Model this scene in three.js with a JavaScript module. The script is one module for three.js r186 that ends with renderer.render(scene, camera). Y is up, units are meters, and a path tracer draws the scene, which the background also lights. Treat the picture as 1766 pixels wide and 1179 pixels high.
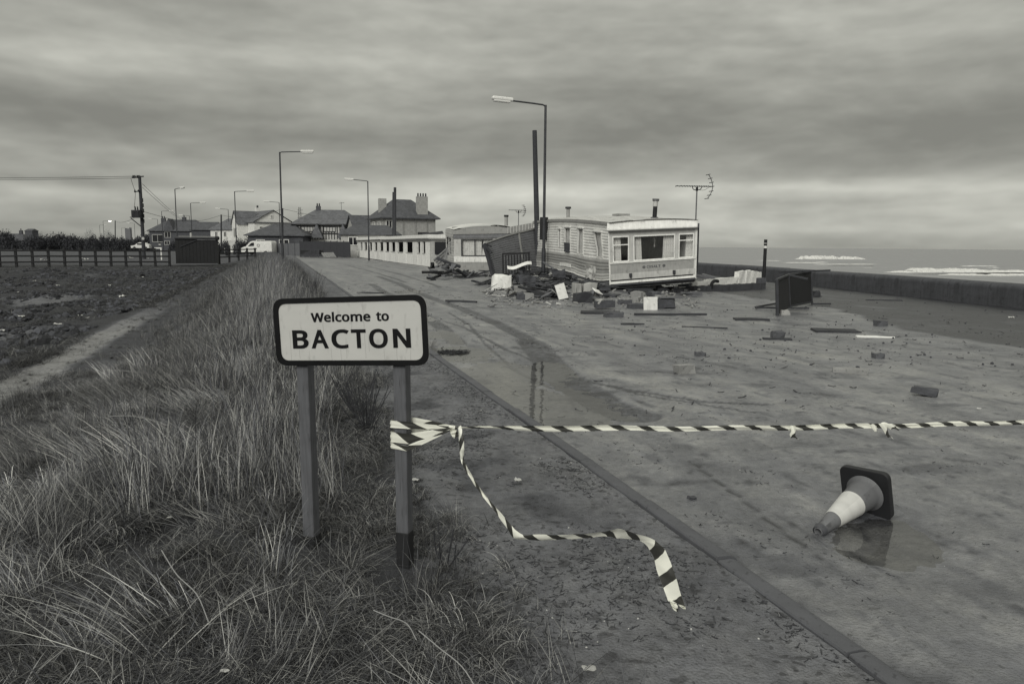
import * as THREE from 'three';
import { mergeGeometries } from 'three/addons/utils/BufferGeometryUtils.js';
import { RoundedBoxGeometry } from 'three/addons/geometries/RoundedBoxGeometry.js';
import { TextGeometry } from 'three/addons/geometries/TextGeometry.js';
import { FontLoader } from 'three/addons/loaders/FontLoader.js';

// ---------------------------------------------------------------- camera, sky, sun, exposure
const scene = new THREE.Scene();
const EYE = 1.6, FOCAL = 1300;                                    // focal length in pixels of a 1766 x 1179 picture
const camera = new THREE.PerspectiveCamera(2 * Math.atan(589.5 / FOCAL) * 180 / Math.PI, 1766 / 1179, 0.05, 120000);
camera.position.set(0, EYE, 0);
camera.rotation.order = 'YXZ';
camera.rotation.set(-7.28 * Math.PI / 180, 0, 0.46 * Math.PI / 180);
camera.updateMatrixWorld(true);
const renderer = new THREE.WebGLRenderer({ antialias: true });
renderer.toneMapping = THREE.LinearToneMapping;
renderer.toneMappingExposure = 1.2;
renderer.shadowMap.enabled = true;

const sun = new THREE.DirectionalLight(new THREE.Color().setRGB(1, 0.99, 0.92), 1.5);
sun.name = 'sun';
sun.position.set(-30, 44, 56); sun.target.position.set(0, 0, -20);
sun.castShadow = true; sun.shadow.radius = 50; sun.shadow.mapSize.set(4096, 4096);
Object.assign(sun.shadow.camera, { left: -90, right: 90, top: 90, bottom: -90, near: 1, far: 260 });
scene.add(sun, sun.target);

// ---- noise
function hash(ix, iy, s) { let h = Math.imul(ix | 0, 374761393) ^ Math.imul(iy | 0, 668265263) ^ Math.imul(s | 0, 1274126177); h = Math.imul(h ^ (h >>> 13), 1274126177); h ^= h >>> 16; return (h >>> 0) / 4294967296; }
function gn(x, y, s = 0, per = 0) {                                // gradient noise, about -0.7 .. 0.7
  const x0 = Math.floor(x), y0 = Math.floor(y), fx = x - x0, fy = y - y0;
  const g = (i, j) => { let a = x0 + i, b = y0 + j; if (per) { a = ((a % per) + per) % per; b = ((b % per) + per) % per; } const t = hash(a, b, s) * 6.2831853; return Math.cos(t) * (fx - i) + Math.sin(t) * (fy - j); };
  const u = fx * fx * fx * (fx * (fx * 6 - 15) + 10), v = fy * fy * fy * (fy * (fy * 6 - 15) + 10);
  const a = g(0, 0), b = g(1, 0), c = g(0, 1), d = g(1, 1);
  return a + (b - a) * u + (c - a) * v + (a - b - c + d) * u * v;
}
function fbm(x, y, o = 4, s = 0, per = 0) { let a = 0, w = 1, n = 0; for (let i = 0; i < o; i++) { a += w * gn(x, y, s + i * 17, per); n += w; w *= 0.5; x *= 2; y *= 2; per *= 2; } return a / n * 1.6; }
function mulberry(a) { return () => { a |= 0; a = a + 0x6D2B79F5 | 0; let t = Math.imul(a ^ a >>> 15, 1 | a); t = t + Math.imul(t ^ t >>> 7, 61 | t) ^ t; return ((t ^ t >>> 14) >>> 0) / 4294967296; }; }
const clamp = (x, a = 0, b = 1) => Math.min(b, Math.max(a, x));
const sst = (a, b, x) => { const t = clamp((x - a) / (b - a)); return t * t * (3 - 2 * t); };
const lerp = (a, b, t) => a + (b - a) * t;
const deg = Math.PI / 180;

{ // ---- overcast sky with low stratocumulus rolls
  const W = 3072, H = 1536, data = new Float32Array(W * H * 4);
  const blob = (az, el, a0, e0, wa, we) => { let d = az - a0; if (d > 180) d -= 360; if (d < -180) d += 360; return Math.exp(-((d / wa) ** 2) - (((el - e0) / we) ** 2)); };
  for (let j = 0; j < H; j++) {
    const el = ((j + 0.5) / H - 0.5) * Math.PI, ed = el / deg;
    for (let i = 0; i < W; i++) {
      const k = (j * W + i) * 4;
      if (el < 0) { data[k] = 0.30; data[k + 1] = 0.30; data[k + 2] = 0.27; data[k + 3] = 1; continue; }
      const a = ((i + 0.5) / W - 0.5) * 2 * Math.PI, ce = Math.cos(el), x = Math.cos(a) * ce, z = Math.sin(a) * ce, y = Math.sin(el);
      let az = (a + Math.PI / 2) / deg; if (az > 180) az -= 360;
      const q = 1 / (y + 0.22), cx = x * q, cy = z * q;                  // the cloud sheet seen from below
      const high = fbm(cx * 1.3 + 3, cy * 1.3, 5, 11);
      const w1 = fbm(az / 18, ed / 8, 3, 5, 20), w2 = fbm(az / 18 + 7, ed / 8 + 3, 3, 6, 20);
      const roll = fbm(az / 15 + w1 * 0.5, ed / 2.6 + w2 * 0.5, 6, 61, 24), mott = fbm(az / 4 + w2 * 0.6, ed / 1.0 + w1 * 0.6, 5, 71, 90), streak = fbm(az / 15 + w1, ed * 1.1 + w2, 4, 51, 24);
      let L = 0.262 + 0.36 * Math.pow(y, 1.3);
      const frame = sst(55, 25, ed), low = sst(8, 2, ed);
      let m = lerp(0.55 * high, 0.29 * roll + 0.17 * mott, frame) + 0.16 * low * streak - 0.01 + 0.07 * frame * fbm(az / 2 + w1, ed / 0.55 + w2, 4, 81, 180);
      m += 0.50 * blob(az, ed, 26, 4.0, 22, 0.8) + 0.42 * blob(az, ed, -4, 3.9, 20, 1.3) + 0.50 * blob(az, ed, 22, 1.7, 34, 1.5) + 0.10 * blob(az, ed, -32, 3, 12, 1.2);
      m -= 0.46 * blob(az, ed, 32, 7.2, 12, 1.8) + 0.26 * blob(az, ed, 10, 9.6, 17, 1.9) + 0.34 * blob(az, ed, -33, 8.0, 14, 1.6) + 0.22 * blob(az, ed, -6, 7.7, 18, 1.3);
      m += 0.22 * blob(az, ed, -11, 13.2, 9, 1.3) + 0.22 * blob(az, ed, -30, 11.6, 8, 1.1) - 0.12 * blob(az, ed, -30, 17, 14, 2);
      m -= 0.20 * blob(az, ed, -32, 4.0, 5, 0.28) - 0.16 * blob(az, ed, -30, 3.3, 8, 0.35);
      m += 0.10 * blob(az, ed, 20, 14.5, 12, 1.6);
      L *= Math.exp(clamp(m, -0.9, 0.75));
      data[k] = L; data[k + 1] = L * 1.004; data[k + 2] = L * 0.90; data[k + 3] = 1;
    }
  }
  const sky = new THREE.DataTexture(data, W, H, THREE.RGBAFormat, THREE.FloatType);
  sky.mapping = THREE.EquirectangularReflectionMapping; sky.magFilter = THREE.LinearFilter; sky.minFilter = THREE.LinearFilter; sky.needsUpdate = true;
  scene.background = sky; scene.environment = sky;
}

// ---------------------------------------------------------------- helpers
const V = (x, y, z) => new THREE.Vector3(x, y, z);
function sight(px, py) { return V((px - 883) / FOCAL, -(py - 589.5) / FOCAL, -1).applyQuaternion(camera.quaternion); }
function at(px, py, depth) { const r = sight(px, py), k = depth / -r.z; return V(r.x * k, EYE + r.y * k, -depth); }   // survey point at a known depth
function gnd(px, py, y = 0) { const r = sight(px, py), k = (y - EYE) / r.y; return V(r.x * k, y, r.z * k); }           // survey point on level ground
function proj(p) { const v = p.clone().sub(camera.position).applyQuaternion(camera.quaternion.clone().invert()); return [883 + FOCAL * v.x / -v.z, 589.5 - FOCAL * v.y / -v.z]; }
const CS = 0.9551, SN = 0.2961;                                   // the road runs 17 degrees to the left
const toST = (x, z) => { const d = -z, e = x - 2.35; return [-e * SN + d * CS, e * CS + d * SN]; };
const fromST = (s, t, y = 0) => V(2.35 - s * SN + t * CS, y, -(s * CS + t * SN));

function tone(g) { const w = clamp(g / 0.35); return new THREE.Color().setRGB(g * lerp(0.95, 1.005, w), g * lerp(0.99, 1.0, w), g * lerp(1.18, 0.975, w)); }
const texCache = {};
function tile(key, n, f, srgb = true) {
  if (texCache[key]) return texCache[key];
  const d = new Uint8Array(n * n * 4);
  for (let j = 0; j < n; j++) for (let i = 0; i < n; i++) {
    let c = clamp(f(i / n, j / n)); if (srgb) c = c <= 0.0031308 ? c * 12.92 : 1.055 * Math.pow(c, 1 / 2.4) - 0.055;
    const k = (j * n + i) * 4; d[k] = d[k + 1] = d[k + 2] = Math.round(c * 255); d[k + 3] = 255;
  }
  const t = new THREE.DataTexture(d, n, n, THREE.RGBAFormat); t.wrapS = t.wrapT = THREE.RepeatWrapping; t.magFilter = THREE.LinearFilter; t.minFilter = THREE.LinearMipmapLinearFilter; t.generateMipmaps = true;
  if (srgb) t.colorSpace = THREE.SRGBColorSpace; t.needsUpdate = true;
  return texCache[key] = t;
}
function rep(t, x, y = x) { const c = t.clone(); c.repeat.set(x, y); c.needsUpdate = true; return c; }
const T = {
  stain: tile('stain', 512, (u, v) => 0.80 + 0.16 * fbm(u * 4, v * 4, 5, 1, 4) + 0.14 * fbm(u * 16, v * 2, 4, 2, 16) - 0.25 * sst(0.25, 0.6, fbm(u * 6, v * 6, 4, 3, 6))),
  grime: tile('grime', 512, (u, v) => 0.72 + 0.30 * fbm(u * 5, v * 5, 6, 21, 5) - 0.3 * sst(0.2, 0.5, fbm(u * 9, v * 9, 5, 22, 9)) + 0.12 * (hash(u * 512, v * 512, 4) - 0.5)),
  wood: tile('wood', 512, (u, v) => 0.74 + 0.26 * fbm(u * 3, v * 40, 4, 41, 1e6) + 0.12 * fbm(u * 5, v * 5, 3, 42, 5) - 0.35 * sst(0.3, 0.55, fbm(u * 4, v * 60, 3, 43))),
  conc: tile('conc', 512, (u, v) => 0.78 + 0.2 * fbm(u * 4, v * 4, 6, 61, 4) + 0.2 * (hash(u * 512, v * 512, 62) - 0.5) - 0.3 * sst(0.33, 0.6, fbm(u * 30, v * 30, 2, 63, 30))),
  tiles: tile('tiles', 512, (u, v) => { const r = Math.floor(v * 20), c = Math.floor(u * 16 + (r % 2) * 0.5); return 0.62 + 0.3 * hash(c % 16, r, 71) + 0.2 * fbm(u * 4, v * 4, 4, 72, 4) - 0.25 * sst(0.82, 1, v * 20 % 1); }),
  concB: tile('concB', 512, (u, v) => 0.5 + 0.4 * fbm(u * 8, v * 8, 6, 81, 8), false),
  woodB: tile('woodB', 512, (u, v) => 0.5 + 0.5 * fbm(u * 3, v * 50, 4, 41), false),
};
const mats = {};
function mat(key, g, rough = 0.8, map = null, o = {}) {
  if (mats[key]) return mats[key];
  const m = new (o.physical ? THREE.MeshPhysicalMaterial : THREE.MeshStandardMaterial)({ color: tone(map ? g / 0.78 : g), roughness: rough, metalness: o.metal ?? 0, side: THREE.DoubleSide });
  m.name = key; if (map) m.map = map;
  if (o.bump) { m.bumpMap = o.bump; m.bumpScale = o.bs ?? 0.004; }
  if (o.vc) m.vertexColors = true;
  if (o.physical) Object.assign(m, o.physical);
  return mats[key] = m;
}
const M = {
  white: mat('white paint', 0.76, 0.55, T.stain), cream: mat('cream cladding', 0.66, 0.5, T.stain), paleGrey: mat('pale grey cladding', 0.43, 0.5, T.stain), midGrey: mat('mid grey cladding', 0.27, 0.55, T.stain),
  darkClad: mat('dark grey cladding', 0.15, 0.6, T.grime), roofSheet: mat('caravan roof sheet', 0.55, 0.6, T.grime), black: mat('black paint', 0.012, 0.75, T.grime), dark: mat('dark weathered', 0.034, 0.8, T.grime),
  steel: mat('galvanised steel', 0.17, 0.55, T.grime, { metal: 0.35 }), darkSteel: mat('dark steel', 0.05, 0.55, T.grime, { metal: 0.2 }), lantern: mat('lantern shell', 0.75, 0.4, T.stain),
  wood: mat('grey timber', 0.13, 0.8, rep(T.wood, 1.2, 1.2), { bump: rep(T.woodB, 1.2, 1.2), bs: 0.003 }), darkWood: mat('dark timber', 0.042, 0.85, T.wood, { bump: T.woodB, bs: 0.004 }), paleWood: mat('pale timber', 0.30, 0.8, T.wood, { bump: T.woodB, bs: 0.003 }),
  conc: mat('concrete', 0.25, 0.9, T.conc, { bump: T.concB, bs: 0.006 }), concDark: mat('dark concrete', 0.07, 0.88, rep(tile('wallstain', 512, (u, v) => 0.72 + 0.3 * fbm(u * 3, v * 6, 6, 91, 1e6) + 0.25 * fbm(u * 24, v * 3, 4, 92) + 0.25 * (hash(u * 512, v * 512, 93) - 0.5) - 0.3 * sst(0.2, 0.5, fbm(u * 10, v * 10, 5, 94, 10))), 0.35, 0.35), { bump: T.concB, bs: 0.008 }), brick: mat('brick clay', 0.10, 0.9, T.grime), brickPale: mat('pale block', 0.36, 0.9, T.conc),
  kerb: mat('kerb concrete', 0.095, 0.75, T.conc, { bump: T.concB, bs: 0.004 }),
  roofTile: mat('roof tiles', 0.075, 0.75, rep(T.tiles, 0.25, 0.25)), roofTile2: mat('weathered roof tiles', 0.12, 0.75, rep(T.tiles, 0.22, 0.22)), render: mat('pebbledash', 0.33, 0.9, T.conc), renderWhite: mat('white render', 0.66, 0.85, T.stain), brickWall: mat('brick wall', 0.085, 0.9, T.grime),
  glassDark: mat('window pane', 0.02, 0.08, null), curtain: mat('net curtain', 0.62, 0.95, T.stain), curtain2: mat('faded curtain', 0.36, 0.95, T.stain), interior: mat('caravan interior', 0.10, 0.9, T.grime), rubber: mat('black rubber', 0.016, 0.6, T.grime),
  foliage: mat('winter foliage', 0.05, 0.9), paper: mat('wet paper litter', 0.55, 0.8), seaweed: mat('seaweed wrack', 0.03, 0.5), rag: mat('torn felt', 0.06, 0.95, T.grime), tin: mat('corrugated tin', 0.22, 0.5, T.grime, { metal: 0.2 }),
};

function prep(g) {                                                 // position + normal + uv in metres by face direction, not indexed
  let n = g.index ? g.toNonIndexed() : g;
  for (const k of Object.keys(n.attributes)) if (!['position', 'normal'].includes(k)) n.deleteAttribute(k);
  if (!n.attributes.normal) n.computeVertexNormals();
  return n;
}
function uvMetres(g, long = true) {
  const p = g.attributes.position, uv = new Float32Array(p.count * 2); g.computeBoundingBox();
  const sz = g.boundingBox.getSize(V(0, 0, 0)).toArray();
  const a = V(0, 0, 0), b = V(0, 0, 0), c = V(0, 0, 0);
  for (let i = 0; i < p.count; i += 3) {
    a.fromBufferAttribute(p, i); b.fromBufferAttribute(p, i + 1); c.fromBufferAttribute(p, i + 2);
    const n = b.clone().sub(a).cross(c.clone().sub(a)).toArray().map(Math.abs);
    const ax = n.indexOf(Math.max(...n));
    let [u, v] = ax === 0 ? [2, 1] : ax === 1 ? [0, 2] : [0, 1];
    if (long && sz[v] > sz[u]) [u, v] = [v, u];
    for (let k = 0; k < 3; k++) { uv[(i + k) * 2] = p.getComponent(i + k, u); uv[(i + k) * 2 + 1] = p.getComponent(i + k, v); }
  }
  g.setAttribute('uv', new THREE.BufferAttribute(uv, 2));
  return g;
}
const X4 = new THREE.Matrix4();
class MB {
  constructor() { this.g = []; }
  add(g, m) { g = prep(g); if (m) g.applyMatrix4(m); this.g.push(g); return this; }
  box(w, h, d, x = 0, y = 0, z = 0, rx = 0, ry = 0, rz = 0) { return this.add(new THREE.BoxGeometry(w, h, d), new THREE.Matrix4().compose(V(x, y, z), new THREE.Quaternion().setFromEuler(new THREE.Euler(rx, ry, rz)), V(1, 1, 1))); }
  rbox(w, h, d, r, x = 0, y = 0, z = 0, rx = 0, ry = 0, rz = 0) { return this.add(new RoundedBoxGeometry(w, h, d, 2, r), new THREE.Matrix4().compose(V(x, y, z), new THREE.Quaternion().setFromEuler(new THREE.Euler(rx, ry, rz)), V(1, 1, 1))); }
  beam(p, q, w, h = w) { const d = q.clone().sub(p), L = d.length(); const m = new THREE.Matrix4().lookAt(p, q, Math.abs(d.y) > 0.95 * L ? V(1, 0, 0) : V(0, 1, 0)); m.setPosition(p.clone().add(q).multiplyScalar(0.5)); return this.add(new THREE.BoxGeometry(w, h, L), m); }
  cyl(p, q, r0, r1 = r0, seg = 10) { const d = q.clone().sub(p), L = d.length(); const m = new THREE.Matrix4().compose(p.clone().add(q).multiplyScalar(0.5), new THREE.Quaternion().setFromUnitVectors(V(0, 1, 0), d.normalize()), V(1, 1, 1)); return this.add(new THREE.CylinderGeometry(r1, r0, L, seg), m); }
  tube(pts, r, seg = 24, rad = 6) { return this.add(new THREE.TubeGeometry(new THREE.CatmullRomCurve3(pts), seg, r, rad)); }
  poly(verts, faces) { const pos = []; for (const f of faces) for (let i = 1; i < f.length - 1; i++) for (const k of [f[0], f[i], f[i + 1]]) pos.push(...verts[k].toArray()); const g = new THREE.BufferGeometry(); g.setAttribute('position', new THREE.Float32BufferAttribute(pos, 3)); g.computeVertexNormals(); return this.add(g); }
  geo(long = true) { const g = this.g.length === 1 ? this.g[0] : mergeGeometries(this.g); return uvMetres(g, long); }
  build(name, material, parent = scene, long = true) { return mesh(name, this.geo(long), material, parent); }
}
const names = {};
function numbered(n) { const k = names[n] = (names[n] ?? -1) + 1; return k ? `${n}_${String(k).padStart(3, '0')}` : n; }
function mesh(name, g, m, parent = scene) { const o = new THREE.Mesh(g, m); o.name = parent === scene ? numbered(name) : name; o.castShadow = o.receiveShadow = true; parent.add(o); return o; }
function tag(o, label, category, group) { o.userData = { label, category }; if (group) o.userData.group = group; return o; }
function struct(o) { o.userData = { kind: 'structure' }; return o; }
function stuff(o, label, category) { o.userData = { kind: 'stuff', label, category }; return o; }
function thing(name, label, category, p = V(0, 0, 0), turn = 0, group) { const o = new THREE.Group(); o.name = numbered(name); scene.add(o); o.position.copy(p); o.rotation.y = turn; return tag(o, label, category, group); }
function copyOf(o, p, turn, label, group) { const c = o.clone(); c.name = numbered(o.name.replace(/_\d{3}$/, '')); c.userData = { ...o.userData }; if (label) c.userData.label = label; if (group) c.userData.group = group; c.position.copy(p); if (turn !== undefined) c.rotation.y = turn; scene.add(c); return c; }

// a bilinear wall: corners bottom-left, bottom-right, top-right, top-left; f(u, v, n) gives a point n metres in front of it
function wallMap(A, B, C, D, bend = null) {
  const nrm = B.clone().sub(A).cross(D.clone().sub(A)).normalize();
  return (u, v, n = 0) => { const p = A.clone().lerp(B, u), q = D.clone().lerp(C, u); const r = p.lerp(q, v); if (bend) { const b = bend(u, v); n += b[0]; r.y += b[1]; } return r.addScaledVector(nrm, n); };
}
function slab(mb, f, u0, u1, v0, v1, n0, n1, su = 1, sv = 1) {   // a solid board on that wall
  const g = new THREE.BoxGeometry(1, 1, 1, su, sv, 1), p = g.attributes.position;
  for (let i = 0; i < p.count; i++) { const q = f(lerp(u0, u1, p.getX(i) + 0.5), lerp(v0, v1, p.getY(i) + 0.5), lerp(n0, n1, p.getZ(i) + 0.5)); p.setXYZ(i, q.x, q.y, q.z); }
  g.deleteAttribute('normal'); const h = g.toNonIndexed(); h.computeVertexNormals(); mb.add(h); return mb;
}
function sheet(f, nu, nv, holes, ripple, v0 = 0, v1 = 1, u0 = 0, u1 = 1) {   // a clad skin with openings
  const pos = [], idx = [], P = [];
  const us = [], vs = [];
  for (let i = 0; i <= nu; i++) us.push(lerp(u0, u1, i / nu));
  for (let j = 0; j <= nv; j++) vs.push(lerp(v0, v1, j / nv));
  for (const [a, b, c, d] of holes) { for (const x of [a, b]) { let k = 0; us.forEach((y, i) => { if (Math.abs(y - x) < Math.abs(us[k] - x)) k = i; }); us[k] = x; } for (const x of [c, d]) { let k = 0; vs.forEach((y, i) => { if (Math.abs(y - x) < Math.abs(vs[k] - x)) k = i; }); if (x > v0 && x < v1) vs[k] = x; } }
  for (const v of vs) for (const u of us) { const q = f(u, v, ripple(u, v)); pos.push(q.x, q.y, q.z); }
  for (let j = 0; j < nv; j++) for (let i = 0; i < nu; i++) {
    const u = (us[i] + us[i + 1]) / 2, v = (vs[j] + vs[j + 1]) / 2;
    if (holes.some(([a, b, c, d]) => u > a && u < b && v > c && v < d)) continue;
    const a = j * (nu + 1) + i, b = a + 1, c = a + nu + 1, d = c + 1; idx.push(a, b, d, a, d, c);
  }
  const g = new THREE.BufferGeometry(); g.setAttribute('position', new THREE.Float32BufferAttribute(pos, 3)); g.setIndex(idx); g.computeVertexNormals(); return g;
}

// ---------------------------------------------------------------- ground
const CONE = V(2.02, 0, -4.42);
const poly = (pts) => pts.map(([a, b]) => { const p = gnd(a, b, -0.04); return [p.x, p.z]; });
const TRACKS = [
  { w: 0.17, d: 0.022, pts: poly([[650, 476], [690, 490], [739, 512], [804, 536], [863, 560], [907, 583], [930, 603]]) },
  { w: 0.25, d: 0.022, pts: poly([[915, 590], [938, 614], [968, 645], [1003, 670], [1050, 698], [1100, 716]]) },
  { w: 0.12, d: 0.016, pts: poly([[905, 590], [925, 615], [950, 645], [975, 668]]) },
  { w: 0.16, d: 0.014, pts: poly([[640, 490], [690, 518], [736, 545], [771, 571], [790, 590]]) },
  { w: 0.03, d: 0.012, pts: poly([[739, 545], [804, 566], [845, 589], [960, 640], [1100, 680], [1300, 712]]) },
  { w: 0.03, d: 0.012, pts: poly([[774, 539], [810, 560], [833, 589], [883, 630], [951, 666]]) },
  { w: 0.05, d: 0.012, pts: poly([[1000, 655], [1100, 676], [1220, 694], [1330, 700]]) },
  { w: 0.015, d: 0.008, pts: poly([[1185, 790], [1270, 855], [1380, 935], [1420, 962]]) },
  { w: 0.10, d: 0.010, pts: poly([[540, 447], [600, 458], [660, 474], [700, 487]]) }, { w: 0.10, d: 0.010, pts: poly([[560, 446], [630, 458], [700, 476], [760, 495]]) },
];
for (const k of TRACKS) { const xs = k.pts.map((p) => p[0]), zs = k.pts.map((p) => p[1]); k.box = [Math.min(...xs) - 0.8, Math.max(...xs) + 0.8, Math.min(...zs) - 0.8, Math.max(...zs) + 0.8]; }
function trackAt(x, z) {                                            // how deep in a tyre rut, 0 .. 1, and its depth
  let best = 0, dep = 0;
  for (const k of TRACKS) {
    if (x < k.box[0] || x > k.box[1] || z < k.box[2] || z > k.box[3]) continue;
    for (let i = 0; i + 1 < k.pts.length; i++) {
      const [ax, az] = k.pts[i], [bx, bz] = k.pts[i + 1], dx = bx - ax, dz = bz - az, u = clamp(((x - ax) * dx + (z - az) * dz) / (dx * dx + dz * dz));
      const d = Math.hypot(x - ax - dx * u, z - az - dz * u) / k.w;
      if (d < 1.6) { const w = sst(1.08, 0.82, d); if (w > best) { best = w; dep = k.d; } }
    }
  }
  return [best, dep];
}
const wallX = (d) => d < 45 ? 16.0 - 0.09 * d : d < 75 ? lerp(11.95, 5.0, (d - 45) / 30) : 5.0 - (d - 75) * 0.30;
const MOUNDS = [[-3.0, -46, 2.6, 0.5], [-0.6, -40, 2.2, 0.35], [1.0, -30, 2.2, 0.18], [3.6, -29, 3.0, 0.2], [0.5, -34, 3, 0.3], [9, -33, 2, 0.12], [4.5, -26.5, 2.4, 0.10]];
const HOLLOWS = [[-1.0, -29.5, 2.1, 0.06], [0.2, -25.5, 1.4, 0.05], [2.26, -4.30, 0.56, 0.034], [2.05, -4.0, 0.42, 0.026], [0.30, -7.3, 0.9, 0.045], [-0.35, -9.4, 1.0, 0.05], [0.0, -8.2, 0.8, 0.04], [-0.9, -11.6, 1.1, 0.045], [-1.5, -14, 1.1, 0.04], [0.3, -10.2, 0.9, 0.03], [-3.8, -27, 1.6, 0.04], [-2.4, -17, 1.2, 0.035]];
function roadH(x, z) {
  const [s, t] = toST(x, z), d = -z;
  let y = -0.028 + 0.020 * fbm(s * 0.22, t * 0.45, 3, 101) + 0.010 * fbm(s * 1.0, t * 2.0, 3, 102);
  if (d < 30) y += 0.007 * fbm(s * 3.1 + t, t * 6.2, 3, 103) + 0.006 * fbm(x * 11, z * 11, 3, 104) * sst(16, 6, d);
  y -= 0.026 * Math.exp(-(((t - 0.62) / 0.42) ** 2)) * clamp(0.55 + 0.9 * fbm(s * 0.24 + 7, 0.3, 2, 105), 0, 1.2);
  y += 0.022 * sst(0.12, 0.0, t) * clamp(0.1 + 1.2 * fbm(s * 0.8, t, 2, 106)) - 0.012 * Math.exp(-((t / 0.2) ** 2));
  for (const [a, b, r, h] of MOUNDS) { const k = ((x - a) / r) ** 2 + ((z - b) / r) ** 2; if (k < 4) y += h * Math.exp(-k * 1.6) * (1 + 0.5 * fbm(x * 1.5, z * 1.5, 3, 107)); }
  for (const [a, b, r, h] of HOLLOWS) { const k = ((x - a) / r) ** 2 + ((z - b) / r) ** 2; if (k < 4) y -= h * Math.exp(-k * 1.5); }
  if (d < 60) { const [w, dep] = trackAt(x, z); if (w > 0) y -= w * dep * (0.8 + 0.6 * gn(s * 9, t * 9, 108)); }
  return y;
}
function leftH(x, z) {
  const [s, t] = toST(x, z), d = -z;
  let y = 0.03 + 0.008 * fbm(s * 0.9, t * 1.6, 3, 121) + (d < 20 ? 0.009 * fbm(x * 5, z * 5, 4, 122) + 0.004 * gn(x * 17, z * 17, 128) : 0);
  const A = lerp(0.12, 0.42, sst(5, 18, s)) * (1 + 0.25 * fbm(s * 0.3, 2, 2, 123));
  const up = sst(-1.25, -2.8, t), down = sst(-4.5, lerp(-2.7, -3.4, sst(8, 20, s)), t);
  y += A * up * down;
  y -= 0.22 * sst(-5.3, -7.5, t);
  y += 0.05 * fbm(x * 0.7, z * 0.7, 3, 124) * up * (t > -20 ? 1 : 0.4); if (d < 45 && t < -5.5 && t > -22) y += 0.16 * fbm(x * 1.7, z * 1.7, 5, 126) * sst(-5.5, -6.5, t); if (d < 14 && t > -5) y += 0.07 * fbm(x * 1.9, z * 1.9, 3, 127) * up * down;
  y += 0.35 * sst(-9, -13, t) * Math.exp(-(((s - 44) / 6) ** 2)) * (0.7 + fbm(x * 0.15, z * 0.15, 2, 125));
  return y;
}
const groundY = (x, z) => (toST(x, z)[1] > -0.06 ? roadH(x, z) : leftH(x, z));
function spacing(list) { const out = [list[0][0]]; for (let k = 0; k + 1 < list.length; k++) { const [a, da] = list[k], [b, db] = list[k + 1]; let x = a; while (true) { const step = lerp(da, db, (x - a) / (b - a)); x += step; if (x >= b - step * 0.3) break; out.push(x); } out.push(b); } return out; }
function grid(ss, ts, h, col) {
  const n = ts.length, pos = new Float32Array(ss.length * n * 3), uv = new Float32Array(ss.length * n * 2), c = new Float32Array(ss.length * n * 3), idx = [];
  let k = 0;
  for (let i = 0; i < ss.length; i++) for (let j = 0; j < n; j++, k++) {
    const p = fromST(ss[i], ts[j]); p.y = h(p.x, p.z); pos.set([p.x, p.y, p.z], k * 3); uv.set([p.x, -p.z], k * 2);
    const q = tone(col(p.x, p.z, ss[i], ts[j])); c.set([q.r, q.g, q.b], k * 3);
    if (i && j) { const a = k - n - 1, b = k - n; idx.push(a, b, k, a, k, k - 1); }
  }
  const g = new THREE.BufferGeometry(); g.setAttribute('position', new THREE.BufferAttribute(pos, 3)); g.setAttribute('uv', new THREE.BufferAttribute(uv, 2)); g.setAttribute('color', new THREE.BufferAttribute(c, 3)); g.setIndex(idx); g.computeVertexNormals(); return g;
}
const sandMap = tile('sand', 1024, (u, v) => { let c = 0.78 + 0.24 * fbm(u * 6, v * 6, 6, 201, 6) + 0.20 * (hash(u * 1024, v * 1024, 202) - 0.5) + 0.20 * fbm(u * 64, v * 64, 3, 203, 64); c *= 1 - 0.35 * sst(0.42, 0.6, fbm(u * 12, v * 36, 4, 206)); const f = gn(u * 70, v * 70, 204, 70); if (f > 0.47 + 0.12 * gn(u * 9, v * 9, 207, 9)) c *= 0.6; return c; });
const sandBump = tile('sandB', 1024, (u, v) => 0.5 + 0.30 * fbm(u * 14, v * 14, 5, 211, 14) + 0.16 * fbm(u * 120, v * 120, 2, 212, 120), false);
const dirtMap = tile('dirt', 1024, (u, v) => { let c = 0.76 + 0.30 * fbm(u * 7, v * 7, 6, 221, 7) + 0.3 * (hash(u * 1024, v * 1024, 222) - 0.5) + 0.25 * fbm(u * 50, v * 50, 3, 228, 50); c *= 1 - 0.5 * sst(0.25, 0.5, fbm(u * 22, v * 22, 4, 229, 22)); const f = gn(u * 60, v * 60, 223, 60); if (f > 0.40 + 0.25 * gn(u * 8, v * 8, 227, 8)) c *= 0.5; return c; });
const roadMat = new THREE.MeshStandardMaterial({ name: 'wet sand', vertexColors: true, map: rep(sandMap, 0.37), roughness: 0.38, bumpMap: rep(sandBump, 0.53), bumpScale: 0.022, side: THREE.DoubleSide });
const vergeMat = new THREE.MeshStandardMaterial({ name: 'sandy soil', vertexColors: true, map: rep(dirtMap, 0.41), roughness: 0.92, bumpMap: rep(sandBump, 0.6), bumpScale: 0.03, side: THREE.DoubleSide });
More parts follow.
